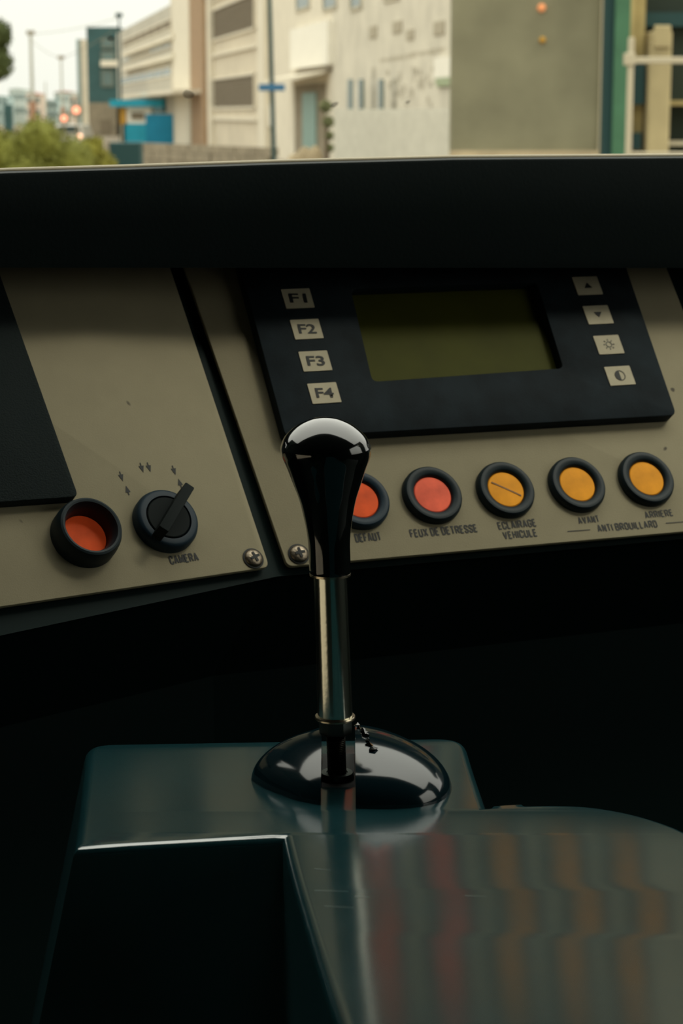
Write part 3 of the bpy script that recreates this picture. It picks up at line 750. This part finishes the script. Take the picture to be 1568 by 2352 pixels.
# building B : paler block, further away, with bands and canopy
b0_ = c1 + .05; b1_ = FL.q(272, 280)[0]
FB = Fac(400, 100, YAW); FB.p = FL.p; FB.M = FL.M; FB.I = FL.I
zr = FL.q(395, 8)[1]
bB = build_on(FL, 'building', 'pale grey block with long window bands above a flat canopy and blue shopfront', 'building', [('wall', mat('grey_render_wall', (.46, .43, .36), .9, .2, var=.12, vscale=.5), MB().box(b0_, b1_, -14, 0, 0, zr))])
for (x0, y0, x1, y1), mt in (((282, 92, 394, 110), M_tglass), ((282, 40, 394, 66), M_grille), ((278, 150, 394, 176), M_tglass), ((300, 96, 345, 122), M_dglass)):
    window(FL, bB, x0, y0, x1, y1, M_pale, mt, bars=6)
for y0, y1 in ((74, 88), (120, 134)): FL.box(MB(), 278, y0, 395, y1, out=(0, .5)).build('balcony_band', M_pale, bB)
FL.box(MB(), 276, 205, 396, 215, out=(0, 2.2)).build('canopy', M_pale, bB)
FL.box(MB(), 300, 222, 374, 258, out=(0, .25)).build('shopfront', mat('teal_shopfront', (.01, .12, .15), .6, .3), bB)
# blue hoarding and stall things in front of B
def near_box(name, label, cat, px0, py0, px1, py1, Y, depth, m, z0=None, group=None, bevel=0):
    a, b = at(px0, py0, Y), at(px1, py1, Y); zb_2 = b.z if z0 is None else z0
    x0, x1 = a.x, b.x; cx = (x0 + x1) / 2
    o = MB().box(x0 - cx, x1 - cx, 0, depth, 0, a.z - zb_2).build(name, m, bevel=bevel)
    o.location = (cx, Y, zb_2); return tag(o, label, cat, group)
near_box('hoarding', 'blue site hoarding at the foot of the pale grey block', 'fence', 334, 262, 398, 320, 128, .2, M_blue, z0=0)
def kiosk():
    Y = 140; a, b = at(250, 232, Y), at(345, 300, Y); cx = (a.x + b.x) / 2
    r = empty('kiosk', Matrix.Translation((cx, Y, 0)), 'small white kiosk with cyan roof and ochre post beside the blue hoarding', 'kiosk')
    P_ = lambda px, py: (at(px, py, Y).x - cx, at(px, py, Y).z)
    def bx(nm, x0, y0, x1, y1, d0, d1, m): MB().box(P_(x0, 0)[0], P_(x1, 0)[0], d0, d1, max(0, P_(0, y1)[1]), P_(0, y0)[1]).build(nm, m, r)
    bx('roof', 248, 229, 372, 245, -.5, 2, M_cyan); bx('body', 286, 245, 342, 284, 0, 1.8, M_white)
    bx('counter', 276, 284, 342, 330, -.1, 1.8, M_cyan); bx('post', 270, 244, 284, 286, -.1, .3, M_yellow); bx('post', 272, 286, 282, 330, -.1, .3, M_whitep)
    bx('menu_board', 296, 258, 326, 274, -.08, 0, M_grille)
kiosk()
# building A : dark teal tower beyond
Y = 215; a = at(198, 62, Y); b = at(276, 240, Y); cx = (a.x + b.x) / 2
bA = empty('building', Matrix.Translation((cx, Y, 0)), 'dark teal tower block at the end of the street', 'building')
MB().box(a.x - cx, b.x - cx, 0, 12, 0, a.z).build('wall', M_teal, bA)
for x0, y0, x1, y1 in ((232, 88, 262, 112), (232, 118, 264, 148), (232, 160, 262, 200)):
    p, q = at(x0, y0, Y), at(x1, y1, Y)
    fo = MB().box(p.x - cx, q.x - cx, -.15, 0, q.z, p.z).build('window', mat('grey_glazing', (.13, .15, .12), .5, .4), bA)
    MB().box(p.x - cx + .2, q.x - cx - .2, -.2, -.15, q.z + .2, p.z - .2).build('pane', M_tglass, fo)
p, q = at(232, 139, Y), at(270, 153, Y); MB().box(p.x - cx, q.x - cx, -.6, 0, q.z, p.z).build('balcony', M_pale, bA)
Y = 235; a = at(176, 90, Y); b = at(201, 300, Y); cx = (a.x + b.x) / 2
bA2 = empty('building', Matrix.Translation((cx, Y, 0)), 'narrow beige and grey block left of the dark teal tower', 'building')
MB().box(a.x - cx, b.x - cx, 0, 10, 0, a.z).build('wall', M_facade, bA2)
MB().box(a.x - cx, a.x - cx + .35 * (b.x - a.x), -.3, 0, 0, a.z).build('stair_panel', mat('grey_teal_cladding', (.20, .27, .26), .8, .2), bA2)
p = at(100, 235, 200); q = at(274, 300, 200)
Y = 190; a = at(203, 236, Y); b = at(268, 300, Y); cx = (a.x + b.x) / 2
gg_ = empty('building', Matrix.Translation((cx, Y, 0)), 'low brown-grey shed at the foot of the teal tower', 'building')
MB().box(a.x - cx, b.x - cx, 0, 8, 0, a.z).build('wall', M_wallst, gg_)
MB().box(.2 * (a.x - cx), .6 * (b.x - cx), -.05, 0, 0, a.z * .5).build('door', M_grille, gg_)
# --- building D : wall with a white square panel, canopied doorway
d1 = c0 - .05; d0 = FL.q(762, 300)[0]
bD = build_on(FL, 'building', 'pale house with a white square panel above a canopied teal door', 'building', [('wall', M_pale, MB().box(d0, d1, -12, 0, 0, 14))])
for r in ((681, -40, 712, 20), (743, -40, 774, 20)): window(FL, bD, *r, M_whitep, M_tglass, bars=0)
FL.box(MB(), 666, 46, 752, 148, out=(0, .25)).build('white_panel', M_white, bD)
FL.box(MB(), 676, 156, 752, 162, out=(0, .2)).build('lintel', M_grille, bD)
# sloping canopy
s_ = MB(); ua, ub = FL.q(757, 180)[0], FL.q(670, 180)[0]; z1_, z0_ = FL.q(757, 160)[1], FL.q(757, 176)[1]
s_.add([(ua, 0, z1_), (ub, 0, z1_), (ub, 1.3, z0_), (ua, 1.3, z0_), (ua, 0, z1_ - .1), (ub, 0, z1_ - .1), (ub, 1.3, z0_ - .12), (ua, 1.3, z0_ - .12)], [(0, 1, 2, 3), (7, 6, 5, 4), (3, 2, 6, 7), (0, 3, 7, 4), (1, 5, 6, 2)])
s_.build('canopy', M_pale, bD)
FL.box(MB(), 676, 190, 746, 400, z0=0, out=(0, .05)).build('porch_shade_slab', M_wallst, bD)  # flat slab; the dark beneath the canopy is put into its colour
FL.box(MB(), 694, 212, 724, 400, z0=0, out=(.05, .12)).build('door', mat('pale_teal_door', (.22, .33, .29), .6, .3), bD)
FL.box(MB(), 612, 240, 622, 290, out=(0, .1)).build('meter_box', M_white, bD)
# --- building E : long white wall with a row of windows, faded writing
e1 = d0 - .03; e0 = FL.q(1120, 300)[0]
bE = build_on(FL, 'building', 'long off-white wall with faded writing behind the corrugated fence', 'building', [('wall', M_facade2, MB().box(e0, e1, -12, 0, 0, 14))])
for r in ((806, -40, 832, 20), (884, -60, 918, -2)): window(FL, bE, *r, M_whitep, M_tglass, bars=0)
M_stain = mat('grey_brown_stain', (.40, .355, .27), .9, .1); M_stain2 = mat('faded_paint_marks', (.43, .39, .31), .9, .1, var=.2, vscale=4)
for cx_, cy_, w_, h_ in ((855, 72, 8, 14), (910, 60, 10, 14), (940, 78, 8, 12), (1006, 62, 12, 16)):
    vent = FL.box(MB(), cx_ - w_, cy_ - h_, cx_ + w_, cy_ + h_, out=(0, .05)).build('vent', M_stain, bE, bevel=.02)
random.seed(3)
for k in range(22):   # faded painted words: illegible brush strokes
    x = 872 + k * 7; y = 141 - k * 1.25; h_ = random.uniform(4, 9)
    FL.box(MB(), x, y - h_, x + random.uniform(2, 5), y + random.uniform(0, 5), out=(0, .012)).build('painted_stroke', M_stain, bE)
for k in range(26):
    x = random.uniform(850, 1010); y = random.uniform(150, 235); FL.box(MB(), x, y, x + random.uniform(3, 9), y + random.uniform(8, 26), out=(0, .008 + .0004 * k)).build('faded_patch', M_stain2, bE)
FL.box(MB(), 996, 128, 1040, 176, out=(.03, .1)).build('white_notice', M_white, bE)
FL.box(MB(), 1000, 176, 1040, 196, out=(.03, .1)).build('green_notice', mat('pale_green_board', (.33, .38, .24), .8, .2), bE)
for x in (798, 822, 868):
    FL.box(MB(), x, 182, x + 7, 262, z0=0, out=(.4, .5)).build('down_pipe', mat('grey_blue_pipe', (.22, .27, .27), .6, .3) if x == 798 else M_tglass, bE)
# --- corrugated fence
FF = Fac(770, 62, 22)
f0, f1 = sorted((FF.q(768, 300)[0], FF.q(1120, 300)[0])); zt_ = FF.q(900, 250)[1]
fr2 = empty('corrugated_fence', FF.M.copy(), 'pale corrugated sheet fence in front of the off-white wall', 'fence')
NS = 8
for s in range(NS):
    a, b = lerp(f0, f1, s / NS), lerp(f0, f1, (s + 1) / NS) - .01; nn_ = 24; sh_ = MB()
    top_, bot_ = [], []
    for k in range(nn_ + 1):
        u_ = lerp(a, b, k / nn_); y_ = .03 * math.sin(k * math.pi / 2); sh_.v += [Vector((u_, y_, .05)), Vector((u_, y_, zt_)), Vector((u_, y_ - .02, .05)), Vector((u_, y_ - .02, zt_))]
    for k in range(nn_):
        i = 4 * k; sh_.f += [[i, i + 4, i + 5, i + 1], [i + 2, i + 3, i + 7, i + 6], [i + 1, i + 5, i + 7, i + 3], [i, i + 2, i + 6, i + 4]]
    sh_.f += [[0, 1, 3, 2], [4 * nn_, 4 * nn_ + 2, 4 * nn_ + 3, 4 * nn_ + 1]]
    sh_.build('sheet', M_fence, fr2)
    MB().box(a - .04, a + .04, -.14, -.06, 0, zt_ - .1).build('post', M_wallst, fr2)
# --- near concrete wall (gable)
Y = 24; a = at(1040, 0, Y); b = at(1381, 0, Y); cx = (a.x + b.x) / 2; hh = 6.0
cw_ = empty('concrete_wall', Matrix.Translation((cx, Y, 0)), 'tall grey-green concrete wall beside the green post', 'wall')
MB().box(a.x - cx, b.x - cx, 0, .5, 0, hh).build('wall_face', M_conc, cw_)
zk = at(0, 346, Y).z
MB().box(a.x - cx - .02, b.x - cx + .02, -.12, 0, 0, zk).build('kerb', M_concs, cw_)
MB().box(b.x - cx, b.x - cx + .055, -.05, .5, 0, hh).build('edge_strip', M_whitep, cw_)
for x, y, r_, m_ in ((1243, 18, 9, mat('orange_lamp', (.6, .22, .08), .5, emit=(1, .38, .16), estr=.35)), (1245, 92, 7, M_yellow)):
    p = at(x, y, Y); o = MB().lathe([(r_ * Y / F, 0), (r_ * Y / F, .03), (r_ * Y / F * .5, .06), (0, .06)], 20).build('wall_lamp', m_, cw_, smooth=40); o.location = (p.x - cx, -.0, p.z); o.rotation_euler = (math.pi / 2, 0, 0)
# green post with its dark teal channel
p0_, p1_, p2_ = at(1390, 0, 23), at(1412, 0, 23), at(1446, 0, 23)
po = empty('steel_post', Matrix.Translation((p1_.x, 23, 0)), 'green painted steel post with a dark teal channel on its left', 'post')
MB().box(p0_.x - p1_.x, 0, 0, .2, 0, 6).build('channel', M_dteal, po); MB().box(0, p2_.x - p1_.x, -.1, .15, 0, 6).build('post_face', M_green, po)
# white railing
rl_ = empty('railing', Matrix.Translation((at(1452, 0, 21).x, 21, 0)), 'off-white railing to the right of the green post', 'railing')
x0 = 0; xe = at(1640, 0, 21).x - at(1452, 0, 21).x
MB().box(-.03, .03, -.03, .03, 0, at(0, 86, 21).z).build('upright', M_whitep, rl_, bevel=.01)
MB().box(-.07, .04, -.05, .05, at(0, 150, 21).z, at(0, 122, 21).z).build('bracket', M_whitep, rl_, bevel=.01)
MB().box(0, xe, -.03, .03, at(0, 146, 21).z, at(0, 131, 21).z).build('rail', M_whitep, rl_, bevel=.01)
MB().box(0, xe, -.03, .03, at(0, 356, 21).z, at(0, 349, 21).z).build('rail', M_whitep, rl_, bevel=.01)
# yellow stone building behind the railing
Y = 34; o_ = at(1440, 0, Y).x
bF = empty('building', Matrix.Translation((o_, Y, 0)), 'yellowish stone building with dark openings behind the off-white railing', 'building')
X_ = lambda x: at(x, 0, Y).x - o_
Z_ = lambda y: at(0, y, Y).z
MB().box(X_(1430), X_(1800), 1.2, 6, 0, 6.5).build('wall', M_dark, bF)
MB().box(X_(1440), X_(1462), .2, 1.2, 0, 6.5).build('pillar', M_yel2, bF); MB().box(X_(1462), X_(1493), .5, 1.2, 0, 6.5).build('pillar', M_yel2, bF)
MB().box(X_(1497), X_(1547), 0, 1.2, 0, Z_(70)).build('pillar', M_yel3, bF, bevel=.05)
MB().box(X_(1503), X_(1542), -.05, 0, Z_(110), Z_(58)).build('capital', M_yel3, bF, bevel=.04)
MB().box(X_(1462), X_(1492), .3, .5, Z_(240), Z_(145)).build('shutter', M_dteal, bF); MB().box(X_(1462), X_(1488), .3, .5, Z_(345), Z_(305)).build('shutter', M_dteal, bF)
MB().box(X_(1493), X_(1800), .9, 1.2, Z_(55), Z_(22)).build('beam', M_dteal, bF)
MB().box(X_(1545), X_(1800), .6, 1.2, Z_(242), Z_(230)).build('ledge', M_yel2, bF); MB().box(X_(1545), X_(1800), .6, 1.2, Z_(336), Z_(325)).build('ledge', M_whitep, bF)
# --- street sign pole
Y = 46; p = at(622, 0, Y)
sp = empty('sign_pole', Matrix.Translation((at(631, 370, Y).x, Y, 0)), 'dark teal street pole with a blue name plate', 'pole')
dx = (at(632, 370, Y).x - at(622, 0, Y).x) / (at(0, 0, Y).z - at(0, 370, Y).z)
MB().tube((0, 0, 0), (-dx * 7, 0, 7), .055, 16, .045).build('pole', M_dteal, sp, smooth=40)
zz = at(0, 201, Y).z; hw = (at(663, 0, Y).x - at(602, 0, Y).x) / 2
MB().box(-hw - dx * zz, hw - dx * zz, -.09, -.06, zz - .075, zz + .075).build('sign_plate', M_sign, sp, bevel=.01)
MB().box(-.07 - dx * zz, .07 - dx * zz, -.07, .06, zz - .05, zz + .05).build('clamp', M_nut, sp)
# --- low stone wall and rails in front of the facades
lw = Fac(600, 70, 26)
lw_r = empty('low_wall', lw.M.copy(), 'low grey stone wall running along the track side', 'wall')
ua, ub = sorted((lw.q(242, 330)[0], lw.q(625, 360)[0])); zt_ = lw.q(600, 338)[1]
random.seed(5); nb_ = 26
for r_ in range(3):
    for k in range(nb_):
        a, b = lerp(ua, ub, (k + (r_ % 2) * .5) / nb_), lerp(ua, ub, (k + 1 + (r_ % 2) * .5) / nb_) - .03
        o = MB().box(a, b, -.25 + random.uniform(0, .03), random.uniform(-.02, .03), zt_ * r_ / 3 + .005, zt_ * (r_ + 1) / 3 - .01).build('stone', M_wallst, lw_r)
tr = Fac(640, 40, 22); 
for k, off in enumerate((0, 1.5)):
    o = MB().box(-12, 120, -.035 + off, .035 + off, .0, .14).build('rail', M_rail, mw=tr.M.copy()); tag(o, ('nearer' if off else 'farther') + ' steel tram rail crossing below the low stone wall', 'rail', 'tram rails')
# --- cabinet
near_box('service_cabinet', 'dark teal roadside service cabinet beside the olive bush', 'cabinet', 250, 327, 323, 392, 26, .4, M_dteal, z0=0, bevel=.02)
# --- vegetation
def blob_plant(name, label, cat, cx, cy, zc, blobs, m, nl, lsize, trunk=None, group=None):
    r = empty(name, Matrix.Translation((cx, cy, 0)), label, cat, group); s = MB(); tot = sum(b[3] ** 2 for b in blobs)
    for bx_, by_, bz, br in blobs:
        for k in range(int(nl * br * br / tot)):
            d = Vector((random.gauss(0, 1), random.gauss(0, 1), random.gauss(0, 1))).normalized() * br * random.uniform(.75, 1.05)
            c = Vector((bx_, by_, bz)) + d; a = Vector((random.gauss(0, 1), random.gauss(0, 1), random.gauss(0, 1))).normalized(); b = a.orthogonal().normalized(); l = lsize * random.uniform(.6, 1.3)
            s.add([c - a * l, c + b * l * .45, c + a * l, c - b * l * .45], [(0, 1, 2, 3)])
    core = MB()
    for bx_, by_, bz, br in blobs:
        core.add(*ico(Vector((bx_, by_, bz)), br * .85))
    fo = obj('foliage', s.v + core.v, s.f + [[len(s.v) + i for i in q] for q in core.f], m, r); fo['kind'] = 'stuff'
    if trunk: MB().tube((0, 0, 0), (blobs[0][0] * .5, 0, trunk), .06 + lsize * .4, 8, .04).build('trunk', M_bark, r, smooth=50)
    return r
def ico(c, r):
    bm = bmesh.new(); bmesh.ops.create_icosphere(bm, subdivisions=2, radius=r); v = [x.co * random.uniform(.93, 1.07) + c for x in bm.verts]; f_ = [[q.index for q in x.verts] for x in bm.faces]; bm.free(); return v, f_
def bl(px, py, rpx, Y, cx, dy=0): p = at(px, py, Y); return (p.x - cx, dy, p.z, rpx * Y / F)
Y = 24; cx = at(80, 0, Y).x
blob_plant('bush', 'large olive-green bush at the lower left beyond the windscreen', 'bush', cx, Y, 0,
           [bl(90, 330, 62, Y, cx), bl(20, 370, 70, Y, cx), bl(150, 380, 70, Y, cx, .2), bl(-60, 370, 90, Y, cx, .2), bl(60, 440, 110, Y, cx), bl(-20, 330, 45, Y, cx)], M_leaf, 5000, .035, trunk=1.0)
Y = 25; cx = at(205, 0, Y).x
blob_plant('bush', 'small yellow-green bush between the large bush and the cabinet', 'bush', cx, Y, 0,
           [bl(205, 352, 36, Y, cx), bl(225, 385, 42, Y, cx, .1), bl(180, 400, 55, Y, cx), bl(222, 330, 16, Y, cx)], mat('yellow_green_leaf', (.15, .14, .02), .8, .2, var=.3, vscale=2), 2600, .03, trunk=.9)
Y = 40; cx = at(-60, 0, Y).x
blob_plant('tree', 'dark green tree cut by the upper left frame edge', 'tree', cx, Y, 0,
           [bl(-10, 80, 38, Y, cx), bl(-12, 145, 42, Y, cx), bl(-60, 90, 60, Y, cx), bl(-70, 160, 60, Y, cx), bl(-40, 40, 30, Y, cx)], M_leafd, 5000, .05, trunk=3)
Y = 58; cx = at(752, 0, Y).x
blob_plant('climbing_plant', 'thin green climbing plant between the teal door and the fence', 'plant', cx, Y, 0,
           [bl(748, 245, 13, Y, cx), bl(754, 280, 12, Y, cx), bl(756, 312, 9, Y, cx), bl(758, 340, 8, Y, cx)], mat('dull_green_leaf', (.17, .18, .09), .9, .1, var=.3, vscale=2), 1400, .05, trunk=1.8)
Y = 70; cx = at(702, 0, Y).x
random.seed(12)
for i, (x, y, r_) in enumerate(((700, 352, 16), (722, 345, 12), (676, 362, 14))):
    cx = at(x, 0, Y - i).x; o = MB(); v_, f_ = ico(Vector((0, 0, r_ * Y / F)), r_ * Y / F); o.add([Vector((q.x, q.y, max(0, q.z))) for q in v_], f_)
    o = o.build('rubble_heap', M_concs); o.location = (cx, Y - i, 0)
    o.scale = (1.4, 1, (at(0, y - r_, Y).z) / (2 * r_ * Y / F)); tag(o, ['tall pale rubble heap below the teal door', 'pale rubble heap right of the teal door, by the climbing plant', 'pale rubble heap left of the teal door'][i], 'rubble', 'rubble heaps')
# --- far masts
def mast(px, ytop, Y, w_, label, arm=True):
    p = at(px, ytop, Y); r = empty('catenary_mast', Matrix.Translation((p.x, Y, 0)), label, 'mast')
    MB().tube((0, 0, 0), (0, 0, p.z), w_, 10, w_ * .7).build('pole', mat('pale_mast_grey', (.42, .42, .36), .7, .3), r, smooth=40)
    if arm: MB().box(-.34, .34, -.1, .1, p.z - .35, p.z).build('cross_arm', M_wallst, r); MB().tube((0, 0, 0), (0, 0, p.z * .35), w_ * 1.6, 10).build('mast_base', mat('rusty_brown_paint', (.35, .2, .13), .8, .2), r, smooth=40)
mast(70, 70, 170, .18, 'tall pale catenary mast with a short cross arm, nearest the tree')
mast(140, 128, 210, .13, 'thin distant mast between the tall mast and the narrow block')
mast(104, 188, 260, .12, 'short distant mast just right of the tall mast', False)
Y = 150; p = at(273, 30, Y); r = empty('street_lamp_pole', Matrix.Translation((p.x, Y, 0)), 'thin dark pole in front of the teal tower edge', 'pole')
MB().tube((0, 0, 0), (0, 0, p.z), .12, 10, .06).build('pole', M_dteal, r, smooth=40); MB().box(-.25, .25, -.1, .1, p.z - .3, p.z).build('head', M_dteal, r)
# overhead wires
for i, (xa, ya, xb, yb_) in enumerate(((66, 78, 275, 40), (66, 86, 140, 134), (140, 134, 273, 60))):
    wv = MB(); a, b = at(xa, ya, 170), at(xb, yb_, 150)
    for k in range(8):
        def pt(t): q = a.lerp(b, t); q.z -= .8 * 4 * t * (1 - t) * .3; return q
        wv.tube(pt(k / 8), pt((k + 1) / 8), .02, 6)
    tag(wv.build('overhead_wire', M_wallst), ['long overhead wire from the tall mast to the dark pole', 'short overhead wire from the tall mast to the thin mast', 'overhead wire from the thin mast to the dark pole'][i], 'wire', 'overhead wires')
# --- distant town
random.seed(21)
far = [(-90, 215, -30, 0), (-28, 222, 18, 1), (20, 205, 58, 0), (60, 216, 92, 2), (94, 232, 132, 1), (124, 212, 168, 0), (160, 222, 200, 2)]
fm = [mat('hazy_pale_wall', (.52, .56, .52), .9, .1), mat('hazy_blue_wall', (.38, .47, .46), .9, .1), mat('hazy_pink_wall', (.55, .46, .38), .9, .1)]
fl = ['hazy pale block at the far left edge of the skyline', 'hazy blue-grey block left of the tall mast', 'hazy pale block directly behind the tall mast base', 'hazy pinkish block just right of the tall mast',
      'low hazy blue-grey block between the masts', 'hazy pale house with a red roof behind the thin mast', 'hazy pinkish block beside the narrow beige block']
for i, (x0, y0, x1, c_) in enumerate(far):
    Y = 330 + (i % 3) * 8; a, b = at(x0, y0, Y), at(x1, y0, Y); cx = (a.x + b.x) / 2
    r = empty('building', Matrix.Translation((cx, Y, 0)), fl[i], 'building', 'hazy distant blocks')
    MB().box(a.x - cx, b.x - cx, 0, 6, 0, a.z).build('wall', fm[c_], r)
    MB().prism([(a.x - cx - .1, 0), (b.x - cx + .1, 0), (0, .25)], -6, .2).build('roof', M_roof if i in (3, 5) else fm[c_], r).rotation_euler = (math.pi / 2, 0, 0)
    for o in r.children:
        if o.name.startswith('roof'): o.location = (0, 0, a.z)
    for k in range(3):
        u_ = lerp(a.x - cx, b.x - cx, (k + .5) / 3)
        for zz_ in (.35, .72): MB().box(u_ - .28, u_ + .28, -.06, 0, a.z * zz_, a.z * zz_ + .9).build('window', M_tglass, r)
Y = 150
near_box('relay_box', 'small dark teal relay box at the left, under the skyline', 'cabinet', 8, 240, 27, 300, 150, .8, M_teal, z0=0, bevel=.05)
# --- car and signal
Y = 118; a, b = at(133, 245, Y), at(182, 310, Y); cx = (a.x + b.x) / 2; hw = .88
car = empty('car', Matrix.Translation((cx, Y, 0)), 'pale car with lit headlamps at the end of the street', 'car')
cp = [(-hw, .35), (-hw, .95), (-hw * .96, 1.0), (-hw * .78, 1.45), (hw * .78, 1.45), (hw * .96, 1.0), (hw, .95), (hw, .35)]
cb = MB().prism(cp, -4.2, 0); cb.v = [Vector((v.x, -v.z, v.y)) for v in cb.v]
cb.build('body', M_car, car, bevel=.08, seg=2)
MB().add([(-hw * .74, -.03, 1.0), (hw * .74, -.03, 1.0), (hw * .64, -.03, 1.38), (-hw * .64, -.03, 1.38), (-hw * .74, .02, 1.0), (hw * .74, .02, 1.0), (hw * .64, .02, 1.38), (-hw * .64, .02, 1.38)], [(0, 1, 2, 3), (7, 6, 5, 4), (0, 4, 5, 1), (1, 5, 6, 2), (2, 6, 7, 3), (3, 7, 4, 0)]).build('windscreen', M_dglass, car)
for sx_ in (-1, 1):
    for yy in (.8, 3.4): o = MB().tube((sx_ * hw * .98, yy, .32), (sx_ * hw * .72, yy, .32), .32, 20).build('wheel', M_tyre, car, smooth=40)
    hl = MB().lathe([(0, 0), (.13, 0), (.12, .05), (0, .07)], 20).build('headlamp', M_head if sx_ < 0 else M_head, car, smooth=40); hl.location = (sx_ * hw * .72, -.01, .78); hl.rotation_euler = (math.pi / 2, 0, 0)
def sig(px, py, Y, label, rr=.2):
    p = at(px, py, Y); r = empty('track_signal', Matrix.Translation((p.x, Y, 0)), label, 'signal', 'lit track signals')
    MB().tube((0, .1, 0), (0, .1, p.z - .25), .05, 8).build('post', M_wallst, r, smooth=40); MB().box(-.28, .28, 0, .2, p.z - .3, p.z + .3).build('housing', M_wallst, r, bevel=.03)
    o = MB().lathe([(0, 0), (rr, 0), (rr * .9, .04), (0, .06)], 20).build('lamp', M_red_l, r, smooth=40); o.location = (0, 0, p.z); o.rotation_euler = (math.pi / 2, 0, 0)
sig(175, 253, 112, 'track signal showing a bright reddish lamp, the higher one'); sig(147, 272, 108, 'track signal showing a paler reddish lamp, the lower one', .16)
